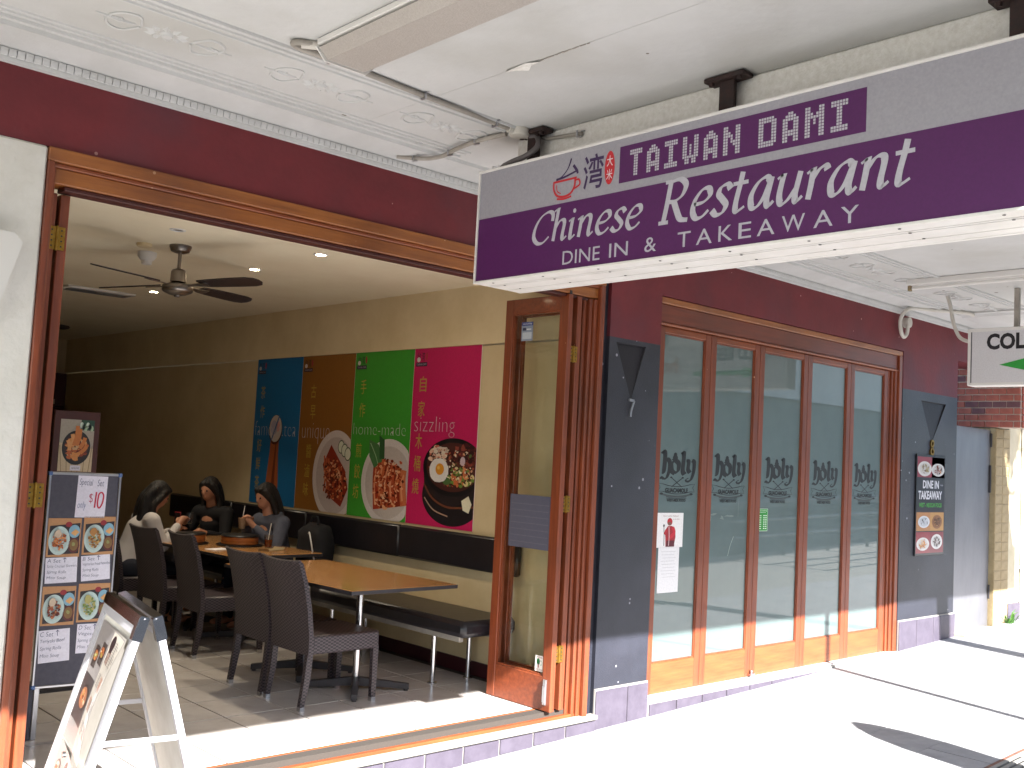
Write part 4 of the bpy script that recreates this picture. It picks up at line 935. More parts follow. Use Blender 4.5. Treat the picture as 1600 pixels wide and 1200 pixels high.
def a_bowl(p, w):
    X = lambda u: min(u, w-.002)
    p.poly([(X(w-.27+.36*math.cos(2*math.pi*k/60)), max(.25+.235*math.sin(2*math.pi*k/60), .01)) for k in range(60)], '17131a', 2)
    p.poly([(X(w-.27+.36*math.cos(a)), .46+.13*math.sin(a)) for a in [math.pi+math.pi*k/20 for k in range(21)]]+[(w-.002, .27), (w-.27, .14), (w-.60, .25)], '231a1e', 2.5)
    p.ribbon([(w-.615, .33), (w-.5, .22), (w-.3, .16), (w-.002, .18)], .016, '6a3a26', 3); p.ribbon([(w-.60, .22), (w-.48, .13), (w-.3, .09)], .01, 'b0907c', 3)
    p.poly([(X(w-.27+.365*math.cos(2*math.pi*k/60)), .47+.225*math.sin(2*math.pi*k/60)) for k in range(60)], '0f0e14', 4)
    p.poly([(X(w-.27+.32*math.cos(2*math.pi*k/60)), .47+.19*math.sin(2*math.pi*k/60)) for k in range(60)], '4a2420', 5)
    rs = random.Random(9)
    def cl(cx, cy, rx, ry, pal, n, sz, L):
        for k in range(n):
            a = rs.uniform(0, 6.28); q = math.sqrt(rs.random()); p.ell(X(cx+math.cos(a)*q*rx)-.0, cy+math.sin(a)*q*ry, min(sz*rs.uniform(.6, 1.3), max(w-.003-X(cx+math.cos(a)*q*rx), .004)), sz*rs.uniform(.4, .9), rs.choice(pal), L+k*.02, 8, .3, 0)
    cl(w-.13, .56, .16, .09, ['4a1a1c', '6a2a28', '8a4034', '2a1014'], 60, .03, 6)
    cl(w-.45, .55, .10, .09, ['e0b8a0', 'd8d0c0', 'c86a50', 'e8c8b0'], 50, .022, 7.4)
    cl(w-.18, .40, .16, .07, ['d88a5c', 'e8e0c0', '6a8a3c', 'c86a3c', 'd8c890'], 50, .028, 8.6)
    for k in range(8): p.ribbon([(w-.52+.02*k, .55), (w-.46+.015*k, .62), (w-.40+.01*k, .58)], .006, 'e6d6c4', 9.8)
    grain(p, w-.28, .47, .28, .15, ['3a1818', '6a3028', 'd8a880', 'e8dcc0', 'a85038', '5a7038', '241014'], 170, .013, 9.0, 23, w)
    p.ell(w-.43, .44, .115, .095, 'e6e2de', 12, 26, .05); p.ell(w-.42, .45, .052, .045, 'e0962a', 12.6, 22); p.ell(w-.435, .46, .018, .014, 'f0c060', 13, 12)
    p.ell(w-.15, .52, .03, .035, 'c8b4bc', 10, 12); p.ell(w-.33, .36, .05, .03, '4c6a38', 10, 14); p.poly([(w-.14, .22), (w-.06, .26), (w-.02, .2), (w-.05, .13), (w-.12, .15)], 'e2dcc0', 10)
wallposter(4.605, .85, '1668a0', [('茶', (.10, 1.02)), ('作', (.11, .83)), ('好', (.09, .50)), ('鮮', (.09, .32)), ('茶', (.09, .14))], 'famous.tea', (.03, .66, .80, .80), 'blue poster with tea glass, farthest from the door on the side wall', a_tea)
wallposter(3.754, .865, '8c5a1e', [('古', (.17, 1.02)), ('早', (.18, .83)), ('醬', (.15, .47)), ('滷', (.14, .29)), ('味', (.14, .12))], 'unique', (.06, .60, .52, .79), 'brown poster with ribs on a plate, between the blue and green posters', a_rib)
wallposter(2.888, .842, '3d9a2e', [('手', (.10, 1.05)), ('作', (.10, .85)), ('煎', (.085, .50)), ('餃', (.08, .32)), ('坊', (.075, .15))], 'home-made', (.03, .70, .78, .80), 'green poster with dumplings on a plate, between the brown and pink posters', a_dump)
wallposter(2.045, .83, 'c2185a', [('自', (.09, 1.06)), ('家', (.085, .86)), ('木', (.075, .60)), ('桶', (.07, .42)), ('燒', (.065, .24))], 'sizzling', (.05, .70, .56, .86), 'bright pink poster with a hot bowl and fried egg, nearest the door', a_bowl)
MB().box((5.088, 1.2, 2.606), (5.0995, 4.62, 2.616)).build('poster_rail', M['pvcw'], None); tag(bpy.data.objects['poster_rail'], 'thin pale rail along the top of the coloured posters', 'rail')

# ------------------------------------------------------------------ furniture
def make_chair(loc, rz, label):
    t = thing('wicker_chair', label, 'chair', loc, rz, 'dark wicker dining chairs')
    w = .225
    # seat block with deep woven apron
    bm = MB().cham((.03, -w, .335), (.53, w, .450), .012); bm.build('seat', M['wicker'], t, True)
    # curved backrest, side profile swept across the width with a slight hollow
    prof = [(.035, .36), (.030, .45), (.005, .62), (-.035, .78), (-.075, .88), (-.10, .905), (-.115, .90), (-.10, .87), (-.062, .77), (-.025, .61), (-.002, .45), (.0, .33)]
    mb = MB(); n = 9; np_ = len(prof)
    for k in range(n):
        y = -w+2*w*k/(n-1); bow = -.020*(1-(y/w)**2); lift = .02*(1-(y/w)**2)*0
        for (x, z) in prof: mb.v.append((x+bow*min(1, max(0, (z-.4)/.4)), y, z+(.012*(abs(y/w))**2 if z > .85 else 0)))
    for k in range(n-1):
        for i in range(np_): a = k*np_+i; b2 = k*np_+(i+1) % np_; mb.f.append((a, b2, b2+np_, a+np_))
    mb.f.append(tuple(range(np_))); mb.f.append(tuple((n-1)*np_+i for i in range(np_))[::-1]); mb.build('backrest', M['wicker'], t, True)
    for sy in (-1, 1):
        y = sy*(w-.021)
        l = MB().prism([(.0, .36), (.038, .36), (.030, .20), (-.002, .026), (-.034, .026), (-.012, .20)], 'y', y-.016, y+.016).build('leg', M['wicker'], t)
        MB().box((-.0335, y-.0185, 0), (-.0025, y+.0185, .0255)).build('foot_cap', M['chrome'], l)
        l = MB().prism([(.487, .355), (.529, .355), (.527, .028), (.492, .028)], 'y', y-.016, y+.016).build('leg', M['wicker'], t)
        MB().box((.4925, y-.0185, 0), (.5265, y+.0185, .0275)).build('foot_cap', M['chrome'], l)
    return t
ch = make_chair((3.49, 1.06, FZ), 0, 'nearest dark wicker chair, side on at the front table')
def chair_copy(x, y, rz, label):
    c = tree_copy(ch); c.location = (x, y, FZ); c.rotation_euler = (0, 0, rz); c['label'] = label; return c
chair_copy(3.485, 1.535, R(0), 'dark wicker chair tucked just behind the nearest one at the front table')
chair_copy(3.64, 2.78, R(-3), 'dark wicker chair at the near end of the second table, back to the doorway')
chair_copy(3.60, 3.38, R(2), 'dark wicker chair in front of the diner in the white top')
chair_copy(3.52, 4.02, R(0), 'dark wicker chair carrying the diner in the white top')

def table(loc, rz, w, l, label, bases, name='table'):
    t = thing('dining_table', label, 'table', loc, rz, 'wood topped dining tables')
    box('tabletop', (0, 0, .712), (w, l, .740), M['lam'], t, .004)
    MB().box((-.004, -.004, .7135), (w+.004, 0, .737)).box((-.004, l, .7135), (w+.004, l+.004, .737)).box((-.004, 0, .7135), (0, l, .737)).box((w, 0, .7135), (w+.004, l, .737)).build('edge_band', M['edge'], t)
    for bx, by in bases:
        MB().tube([(bx, by, .06), (bx, by, .712)], .024, 16).build('pedestal', M['chrome'], t, True)
        b = MB()
        for a in (45, 135, 225, 315):
            c, s_ = math.cos(R(a+8)), math.sin(R(a+8)); b.add([(bx+c*.02-s_*.026, by+s_*.02+c*.026, .03), (bx+c*.02+s_*.026, by+s_*.02-c*.026, .03), (bx+c*.36+s_*.02, by+s_*.36-c*.02, .012), (bx+c*.36-s_*.02, by+s_*.36+c*.02, .012),
                (bx+c*.02-s_*.026, by+s_*.02+c*.026, .085), (bx+c*.02+s_*.026, by+s_*.02-c*.026, .085), (bx+c*.36+s_*.02, by+s_*.36-c*.02, .046), (bx+c*.36-s_*.02, by+s_*.36+c*.02, .046)],
                [(0, 3, 2, 1), (4, 5, 6, 7), (0, 1, 5, 4), (1, 2, 6, 5), (2, 3, 7, 6), (3, 0, 4, 7)])
            b.tube([(bx+c*.34, by+s_*.34, 0), (bx+c*.34, by+s_*.34, .013)], .016, 8)
        b.build('table_base', M['edge'], t)
    return t
table((3.66, .66, FZ), R(1.5), .86, 1.55, 'empty wood topped table nearest the doorway', ((.44, .50), (.44, 1.14)))
table((3.88, 2.62, FZ), R(2), .84, 1.75, 'occupied wood topped table with bamboo steamers', ((.42, .45), (.42, 1.3)))
# bench with padded back rail
b_ = thing('long_bench', 'long black vinyl bench on chrome legs along the side wall', 'bench', (4.57, .65, FZ))
MB().cham((0, 0, .375), (.505, 5.9, .487), .032).build('seat', M['black'], b_, True)
MB().cham((.07, .12, .33), (.11, 5.8, .374), .003).cham((.40, .12, .33), (.44, 5.8, .374), .003).build('under_rail', M['pvc'], b_)
for k in range(5):
    for xx in (.09, .42):
        l = MB().tube([(xx, .41+k*1.3, .012), (xx, .41+k*1.3, .3295)], .019, 12).build('leg', M['chrome'], b_, True)
        MB().lathe([(.036, 0), (.036, .008), (.02, .012)], (xx, .41+k*1.3, 0), 14).build('foot_disc', M['chrome'], l)
bb = thing('padded_rail', 'long black padded back rail fixed to the wall above the bench', 'back rail', (5.04, .66, .92))
for k in range(4): MB().cham((0, k*1.4+.001, 0), (.058, k*1.4+1.399, .255), .015).build('pad', M['black'], bb, True)

# things on the occupied table
TZ = FZ+.7405
def steamer(x, y, r, label, lid=True):
    t = thing('bamboo_steamer', label, 'steamer', (x, y, TZ))
    MB().lathe([(r*1.25, 0), (r*1.25, .012), (r*1.05, .014), (.001, .0145)], (0, 0, 0), 32).build('tray', M['black_plastic'], t, True)
    MB().lathe([(r*.97, .015), (r, .02), (r, .038), (r*.975, .041), (r, .044), (r, .075), (r*.94, .078)], (0, 0, 0), 32).build('steamer_wall', M['bamboo'], t, True)
    MB().lathe([(r*1.0, .0785), (r*1.03, .083), (r*.98, .094), (r*.5, .10), (.001, .1005)], (0, 0, 0), 32).build('lid', M['black_plastic'], t, True)
steamer(4.03, 3.62, .12, 'smaller bamboo steamer in front of the diner in white')
steamer(4.36, 3.38, .155, 'larger bamboo steamer with black lid in the middle of the table')
cpm = glass('cup_plastic', (.9, .88, .85))
def cup(x, y, z, label, liquid='7c3c1c', lvl=.6):
    t = thing('drink_cup', label, 'cup', (x, y, z))
    MB().lathe([(.028, .0), (.040, .105), (.0415, .106), (.0385, .104), (.0265, .003), (.001, .003)], (0, 0, 0), 20).build('cup_wall', cpm, t, True)
    MB().lathe([(.026, .004), (.026+.0115*lvl, .004+.1*lvl), (.001, .004+.1*lvl)], (0, 0, 0), 18).build('drink', mat('iced_tea', liquid, .2), t, True)
    MB().tube([(-.01, 0, .01), (.018, .004, .2)], .0035, 8).build('straw', M['white'], t)
cup(4.52, 3.18, TZ, 'iced tea cup with straw standing right of the larger steamer')
t = thing('side_plate', 'small pale rectangular plate near the diner in grey', 'plate', (4.42, 2.95, TZ), R(20)); MB().prism([(-.09, 0), (.09, 0), (.105, .022), (.098, .022), (.085, .006), (-.085, .006), (-.098, .022), (-.105, .022)], 'y', -.055, .055).build('plate_body', M['ybrick'], t)
t = thing('paper_napkin', 'folded white paper sheet lying on the table edge behind the chair', 'napkin', (4.02, 3.10, TZ), R(15)); MB().cham((-.09, -.06, 0), (.09, .06, .006), .002).build('sheet', M['paper'], t)

# backpack on the bench
bp = thing('backpack', 'black backpack leaning on the bench beside the diner in grey', 'backpack', (4.86, 2.98, FZ+.489), R(8))
bm = bmesh.new(); bmesh.ops.create_icosphere(bm, subdivisions=3, radius=1)
for v in bm.verts:
    q = v.co; s_ = lambda a, e: math.copysign(abs(a)**e, a); v.co = Vector((s_(q.x, .7)*.12+.01*math.sin(q.z*9), s_(q.y, .6)*.17, .235+s_(q.z, .65)*.235+.012*math.sin(q.y*11)))
me = bpy.data.meshes.new('bag_body'); bm.to_mesh(me); bm.free(); me.materials.append(M['bshirt']); [setattr(p_, 'use_smooth', True) for p_ in me.polygons]; link('bag_body', me, bp)
MB().tube(catmull([(-.10, -.02, .38), (-.16, -.10, .40), (-.17, -.15, .30), (-.13, -.15, .16)], 6), .006, 6).build('earphone_cord', M['white'], bp, True)
MB().cham((-.15, -.13, .02), (-.125, -.06, .09), .004).build('tag', M['paper'], bp)
MB().tube(catmull([(-.02, -.04, .46), (-.02, -.03, .52), (-.02, .04, .52), (-.02, .05, .46)], 6), .009, 6).build('handle', M['bshirt'], bp, True)

# ------------------------------------------------------------------ food poster stand and set menu board inside the door
st = thing('photo_stand', 'framed photo of a fried food bowl standing behind the set menu board', 'sign', (2.47, 2.15, FZ), R(0))
MB().cham((-.14, 0, 1.28), (.15, .02, 1.76), .003).build('board', M['redcab'], st)
MB().cham((-.03, .021, .0), (.01, .045, 1.5), .003).box((-.2, -.12, 0), (.16, .16, .02)).build('post', M['edge'], st)
p = Print((-.10, -.001, 1.37), (1, 0, 0), (0, 0, 1), .0006)
w, h = .215, .335
p.rect(0, 0, w, h, 'a89f90', 1); p.poly([(0, 0), (w, 0), (w, h*.45), (0, h*.55)], 'c8b494', 2); p.rect(w*.6, h*.8, w, h, '2c4a34', 2)
for k in range(6): p.ribbon([(w*(.1+.16*k), 0), (w*(.02+.19*k), h*.5)], .004, '8a7454', 3, smooth=False)
for k in range(6): p.ell(w*(.62+.06*k), h*(.9-.03*(k % 3)), .012, .02, ['d0e0d0', '1c2a20', 'a8c0a0'][k % 3], 3, 8)
p.ell(w*.5, h*.46, w*.42, h*.33, '26221f', 4, 34); p.ell(w*.5, h*.47, w*.36, h*.28, '3a2418', 5, 34)
rs = random.Random(5)
for k in range(60):
    a = rs.uniform(0, 6.28); q = math.sqrt(rs.random()); p.ell(w*.5+math.cos(a)*q*w*.3, h*.45+math.sin(a)*q*h*.22, .018, .012, rs.choice(['b8602c', '8a3c18', 'd08a48', '6a2a14', 'c8a070']), 6+k*.03, 8, .4)
for (a, b2) in (((.42, .5), (.50, .88)), ((.5, .5), (.58, .82)), ((.38, .48), (.36, .72)), ((.6, .45), (.74, .66)), ((.3, .4), (.24, .6)), ((.62, .36), (.80, .5))): p.ribbon([(w*a[0], h*a[1]), (w*(a[0]+b2[0])/2+.006, h*(a[1]+b2[1])/2), (w*b2[0], h*b2[1])], .024, rs.choice(['d08a4c', 'c87838', 'd89a5c']), 8+a[0])
p.rect(w*.36, h*.02, w*.66, h*.12, 'd8d4e0', 9); p.text('special', w*.40, h*.045, w*.62, h*.09, '505060', 10)
p.build('food_photo', M['printg'], st)

mbd = thing('menu_board', 'grey felt board with food photos and a handwritten Special Set only $10 sheet', 'menu board', (1.94, 1.03, FZ), R(-6))
BW, B0, B1 = .375, .27, 1.405
box('board_panel', (.012, 0, B0+.012), (BW-.012, .016, B1-.012), M['board'], mbd)
for a, b2 in (((0, -.006, B0), (.013, .022, B1)), ((BW-.013, -.006, B0), (BW, .022, B1)), ((.0132, -.006, B0), (BW-.0132, .022, B0+.014)), ((.0132, -.006, B1-.014), (BW-.0132, .022, B1))): MB().cham(a, b2, .003).build('frame_rail', M['alu'], mbd)
cn = mat('blue_corner', '4e6a9c', .4)
for xx in (-.003, BW-.019):
    for zz in (B0-.003, B1-.019): MB().cham((xx, -.009, zz), (xx+.022, .025, zz+.022), .004).build('frame_corner', cn, mbd)
for xx in (.02, BW-.045): MB().cham((xx, .0225, 0), (xx+.028, .045, B1-.1), .003).build('leg', M['alu'], mbd)
MB().cham((-.06, .03, 0.0), (.02, .05, .27), .003).build('foot_panel', M['board'], mbd)
def sheet(name, label, x, z, w, h, fn, tilt=0):
    p = Print((x, -.0012, z), (math.cos(tilt), 0, math.sin(tilt)), (-math.sin(tilt), 0, math.cos(tilt)), .0006); fn(p, w, h); o = p.build(name, M['print'], mbd); o['label'] = label
INK = '3a4468'
def hand(p, s_, u0, v0, u1, v1, col=INK, l=3): p.text(s_, u0, v0, u1, v1, col, l, bold=-.012, shear=.15, wob=.0012)
def s_special(p, w, h):
    p.rect(0, 0, w, h, 'dcd8e4', 1); hand(p, 'Special', w*.06, h*.72, w*.50, h*.92); hand(p, 'Set', w*.66, h*.76, w*.88, h*.92); hand(p, 'only', w*.06, h*.16, w*.34, h*.38, '5a6a98')
    p.text('$', w*.42, h*.34, w*.55, h*.58, 'b84860', 3, bold=-.015); p.ribbon([(w*.63, h*.24), (w*.65, h*.62)], .008, 'c02040', 3, smooth=False); p.ribbon([(w*.83, h*.62), (w*.74, h*.56), (w*.72, h*.32), (w*.79, h*.24), (w*.88, h*.36), (w*.90, h*.54), (w*.83, h*.62)], .008, 'c02040', 3.3)
def s_food(seed, pal):
    def f(p, w, h):
        p.rect(0, 0, w, h, 'b8875a', 1); p.poly([(w*.06, h*.05), (w*.97, h*.09), (w*.97, h*.88), (w*.06, h*.80)], '2c2326', 2); p.ell(w*.62, h*.84, w*.10, h*.07, '8c2028', 3, 14)
        dish(p, w*.36, h*.42, w*.32, h*.37, pal, 'b8ccc8', 60, 4, .62, seed); p.ell(w*.30, h*.60, w*.11, h*.11, 'c8b49c' if seed != 2 else pal[0], 22, 12, .15)
        p.ell(w*.80, h*.66, w*.17, h*.17, '7ea8bc', 4, 22)
        for k in range(3): p.ribbon([(w*(.72+.04*k), h*(.60-.02*k)), (w*(.86+.03*k), h*(.70-.02*k))], w*.07, 'd8a468', 6+k*.4, smooth=False)
        p.ell(w*.81, h*.30, w*.17, h*.20, '5a2420', 4, 22); p.ell(w*.81, h*.31, w*.13, h*.15, '7a5a30', 5, 20); p.ell(w*.80, h*.33, w*.05, h*.05, '8a8a50', 6, 10, .2)
    return f
def s_text(lines):
    def f(p, w, h):
        p.rect(0, 0, w, h, 'dcdae6', 1)
        for k, (t_, wd) in enumerate(lines):
            v = h*(.80-.225*k); hand(p, t_, w*.05, v, w*(.05+wd), v+h*.14)
        p.ribbon([(w*.60, h*.80), (w*.60, h*.97)], .003, INK, 3, smooth=False); p.ribbon([(w*.55, h*.92), (w*.60, h*.98), (w*.65, h*.92)], .003, INK, 3.2, smooth=False)
    return f
ORG = ['b4602c', 'c87840', '8a4420', 'd89058']; NOO = ['a8763c', 'c8a060', '8a5a28', 'b88c50', '6a7a34']; BEEF = ['7a3420', '9a4a2c', '5a2418', 'b06a40']; GRN = ['a8a060', 'c0b070', '6a8040', '8a9a50', 'c8b890']
sheet('handwritten_sheet', 'white sheet reading Special Set only $10', .145, 1.165, .155, .225, s_special, R(-1))
sheet('food_photo', 'photo of orange chicken and rice', .016, .955, .168, .205, s_food(1, ORG), 0); sheet('food_photo', 'photo of fried noodles', .196, .965, .165, .205, s_food(2, NOO), 0)
sheet('handwritten_sheet', 'A Set sheet', .022, .815, .16, .135, s_text([('A Set', .42), ('Satay Chicken Skewers', .93), ('Spring Rolls', .60), ('Miso Soup', .60)]), R(2)); sheet('handwritten_sheet', 'B Set sheet', .205, .822, .15, .135, s_text([('B Set', .42), ('Vegetarian Fried Noodles', .95), ('Spring Rolls', .55), ('Miso Soup', .55)]), R(4))
sheet('food_photo', 'photo of beef and rice', .016, .595, .168, .205, s_food(3, BEEF), 0); sheet('food_photo', 'photo of green vegetable noodles', .196, .605, .165, .205, s_food(2, GRN), 0)
sheet('handwritten_sheet', 'C Set sheet', .022, .40, .155, .17, s_text([('C Set', .42), ('Teriyaki Beef', .80), ('Spring Rolls', .68), ('Miso Soup', .62)]), R(3)); sheet('handwritten_sheet', 'part hidden fourth sheet', .205, .44, .15, .155, s_text([('D Set', .42), ('Vegetable', .80), ('Spring Rolls', .68), ('Miso Soup', .62)]), 0)

# ------------------------------------------------------------------ aluminium A-frame on the footpath
AF = thing('a_frame_sign', 'white aluminium A-frame pavement sign holding curling picture menus', 'a-frame sign', (1.70, -.70, gz(1.7)))
AF.rotation_euler = (0, 0, R(-11.3))
HL, AH, SPR = .315, 1.235, .36
alm = mat('pale_aluminium', 'c9c9cf', .32, metal=.35)
for s_ in (-1, 1):
    fn_ = ('menu_side', 'rear_side')[s_ > 0]
    def Q(y, q, off=0):       # point on the slanted side: q=0 foot, q=1 top; off = outward
        x = s_*(SPR*(1-q)+.022*q); nx, nz = s_*AH, SPR-.022; L_ = math.hypot(nx, nz); return Vector((x+off*nx/L_, y, AH*q+off*nz/L_))
    def bar(y0, y1, q0, q1, o0, o1, name, m, c=0):
        vs = [Q(y0, q0, o0), Q(y1, q0, o0), Q(y1, q0, o1), Q(y0, q0, o1), Q(y0, q1, o0), Q(y1, q1, o0), Q(y1, q1, o1), Q(y0, q1, o1)]
        return MB().add(vs, [(0, 3, 2, 1), (4, 5, 6, 7), (0, 1, 5, 4), (1, 2, 6, 5), (2, 3, 7, 6), (3, 0, 4, 7)]).build(name, m, AF)
    bar(-HL, -HL+.036, .0, .965, -.012, .012, 'side_rail', alm); bar(HL-.036, HL, .0, .965, -.012, .012, 'side_rail', alm)
    bar(-HL+.0365, HL-.0365, .94, .965, -.012, .012, 'top_rail', alm); bar(-HL+.0365, HL-.0365, .115, .14, -.012, .012, 'bottom_rail', alm)
    bar(-HL-.008, HL+.008, .966, 1.0, -.016, .016, 'top_cap', M['chrome'])
    bar(-HL+.0365, HL-.0365, .1405, .9395, -.004, .003, 'back_sheet', M['pvcw'])
    if s_ < 0:
        for y0, y1, q0, q1 in ((-HL+.037, -HL+.06, .142, .938), (HL-.06, HL-.037, .142, .938)): bar(y0, y1, q0, q1, .0035, .010, 'snap_frame', alm)
        # two curling laminated menus, each a bent sheet
        def curl(q0, q1, y0, y1, lift, seed, label):
            o = None; U = (Q(y1, q0)-Q(y0, q0)); nU, nV = 10, 10
            e1 = Vector((0, -1, 0)); 
            cells = []; rs = random.Random(seed)
            me_v, me_f, me_c = [], [], []
            def pt(u, v, l=0):
                y = y1-(y1-y0)*u; off = .006+lift*(u**2)*(.4+.6*math.sin(math.pi*min(1, v*.9+.1)))+l*.0005
                return tuple(Q(y, q0+(q1-q0)*v, off))
            def patch(u0, v0, u1, v1, col, l, nu=4, nv=4):
                for a in range(nu):
                    for b2 in range(nv):
                        k = len(me_v); ua, ub = u0+(u1-u0)*a/nu, u0+(u1-u0)*(a+1)/nu; va, vb = v0+(v1-v0)*b2/nv, v0+(v1-v0)*(b2+1)/nv
                        me_v.extend([pt(ua, va, l), pt(ub, va, l), pt(ub, vb, l), pt(ua, vb, l)]); me_f.append((k, k+1, k+2, k+3)); me_c.append(lin(col))
            def el(u, v, ru, rv, col, l, n=14, jit=0):
                k = len(me_v); pts = [(u+ru*(1+rs.uniform(-jit, jit))*math.cos(6.2832*i/n), v+rv*(1+rs.uniform(-jit, jit))*math.sin(6.2832*i/n)) for i in range(n)]
                me_v.append(pt(u, v, l)); me_v.extend([pt(a, b2, l) for a, b2 in pts])
                for i in range(n): me_f.append((k, k+1+i, k+1+(i+1) % n)); me_c.append(lin(col))
            patch(0, 0, 1, 1, 'a09a98', 0, 12, 12); patch(.52, .01, .99, .99, 'd8d0c4', 1, 8, 12)
            if seed == 1: spots = [(.16, .72, .09), (.36, .78, .09), (.26, .38, .17)]; patch(.03, .18, .48, .56, '3c3434', 1, 6, 6); patch(.08, .62, .24, .80, '4a4240', 1.4); patch(.28, .68, .46, .86, '4a4240', 1.4)
            else: spots = [(.26, .82, .12), (.34, .50, .12), (.14, .42, .12)]; patch(.02, .02, .46, .26, 'b49888', 1, 6, 4)
            for (u, v, r_) in spots:
                el(u, v, r_, r_*.62, '2c2422', 2); el(u, v, r_*.84, r_*.5, 'c8b8a0' if seed == 2 else 'b0704c', 3)
                for k in range(12): a = rs.uniform(0, 6.28); q = rs.random()*.6; el(u+math.cos(a)*q*r_, v+math.sin(a)*q*r_*.6, r_*.2, r_*.12, rs.choice(['c8702c', 'e0d0b0', '8a3a1c', 'a8b048', 'd89050']), 4+k*.1, 7, .3)
            el(.64, .90, .09, .07, '3a2c2e', 2)
            for k in range(9): patch(.76, .93-.018*k, .76+rs.uniform(.08, .18), .936-.018*k, '8c8480', 2, 2, 1)
            for r_ in range(4):
                vv = .74-.19*r_; sx = .58 if r_ % 2 == 0 else .76
                for k in range(3): patch(sx+.055*k, vv, sx+.055*k+.03, vv+.11, rs.choice(['c0602c', 'd08848', '5c2a20', '8a4828']), 2, 1, 3)
                sx = .78 if r_ % 2 == 0 else .58
                for k in range(6): patch(sx, vv+.1-.018*k, sx+rs.uniform(.08, .16), vv+.106-.018*k, '8c8480', 2, 2, 1)
            me = bpy.data.meshes.new('menu_sheet'); me.from_pydata(me_v, [], me_f); me.materials.append(M['printg']); ca = me.color_attributes.new('Col', 'FLOAT_COLOR', 'CORNER'); fl = []
            for p_, c in zip(me.polygons, me_c): fl += [c[0], c[1], c[2], 1.0]*p_.loop_total
            ca.data.foreach_set('color', fl); o = link('menu_sheet', me, AF); o['label'] = label
        curl(.56, .92, -HL+.045, HL-.075, .05, 1, 'upper curling menu sheet'); curl(.17, .55, -HL+.075, HL-.07, .085, 2, 'lower curling menu sheet')
        k_ = Q(-.02, .55, .03); MB().tube([k_, k_+Vector((-.012, 0, 0))], .012, 12).build('clip', M['chrome'], AF)
    bar(-HL-.004, -HL+.036, .93, .995, -.02, .018, 'corner_joint', M['chrome']); 
MB().tube([(-.02, -HL+.018, AH-.015), (-.02, -HL-.012, AH-.015)], .008, 10).tube([(.02, -HL+.018, AH-.015), (.02, -HL-.012, AH-.015)], .008, 10).build('hinge', M['chrome'], AF, True)
for y in (-HL+.02, HL-.02):
    MB().cham((-.13, y-.008, .78), (.13, y-.002, .80), .002).build('brace', alm, AF)
MB().cham((-.24, -HL+.01, .33), (.24, -HL+.028, .36), .003).build('cross_bar', alm, AF); MB().cham((-.28, HL-.028, .22), (.28, HL-.01, .25), .003).build('cross_bar', alm, AF)

# ------------------------------------------------------------------ people at the far table
def blob(parts, voxel, name, m, parent, smooth=6):
    """skin-modifier chains and ellipsoids fused into one continuous surface"""
    bm = bmesh.new()
    for p_ in parts:
        if p_[0] == 'c':
            _, pts, rs_ = p_; n = 12
            # swept tapering tube with round ends, points smoothed
            P_ = [Vector(a) for a in pts]; C_ = catmull(P_, 5); L_ = len(C_)
            cum = [0.]
            for a, b2 in zip(P_[:-1], P_[1:]): cum.append(cum[-1]+1)
            def rad(i):
                t_ = i/(L_-1)*(len(P_)-1); k = min(int(t_), len(P_)-2); f_ = t_-k; return rs_[k]*(1-f_)+rs_[k+1]*f_
            tb = MB(); tb.tube(C_, [rad(i) for i in range(L_)], n)
            vs = [bm.verts.new(v) for v in tb.v]
            for f_ in tb.f:
                try: bm.faces.new([vs[i] for i in f_])
                except Exception: pass
            for q, r_ in ((C_[0], rad(0)), (C_[-1], rad(L_-1))): bmesh.ops.create_icosphere(bm, subdivisions=2, radius=r_*.99, matrix=Matrix.Translation(q))
        else:
            _, c, r_, rot = p_
            mm = Matrix.Translation(Vector(c)) @ (rot.to_4x4() if rot else Matrix.Identity(4)) @ Matrix.Diagonal((*r_, 1)); bmesh.ops.create_icosphere(bm, subdivisions=3, radius=1, matrix=mm)
    me = bpy.data.meshes.new(name); bm.to_mesh(me); bm.free(); o = bpy.data.objects.new(name, me); COL.objects.link(o)
    md = o.modifiers.new('r', 'REMESH'); md.mode = 'VOXEL'; md.voxel_size = voxel; ms = o.modifiers.new('s', 'SMOOTH'); ms.factor = .5; ms.iterations = smooth
    dg = bpy.context.evaluated_depsgraph_get(); m2 = bpy.data.meshes.new_from_object(o.evaluated_get(dg)); m2.name = name
    bpy.data.objects.remove(o); m2.materials.clear(); m2.materials.append(m); m2.polygons.foreach_set('use_smooth', [True]*len(m2.polygons)); return link(name, m2, parent)
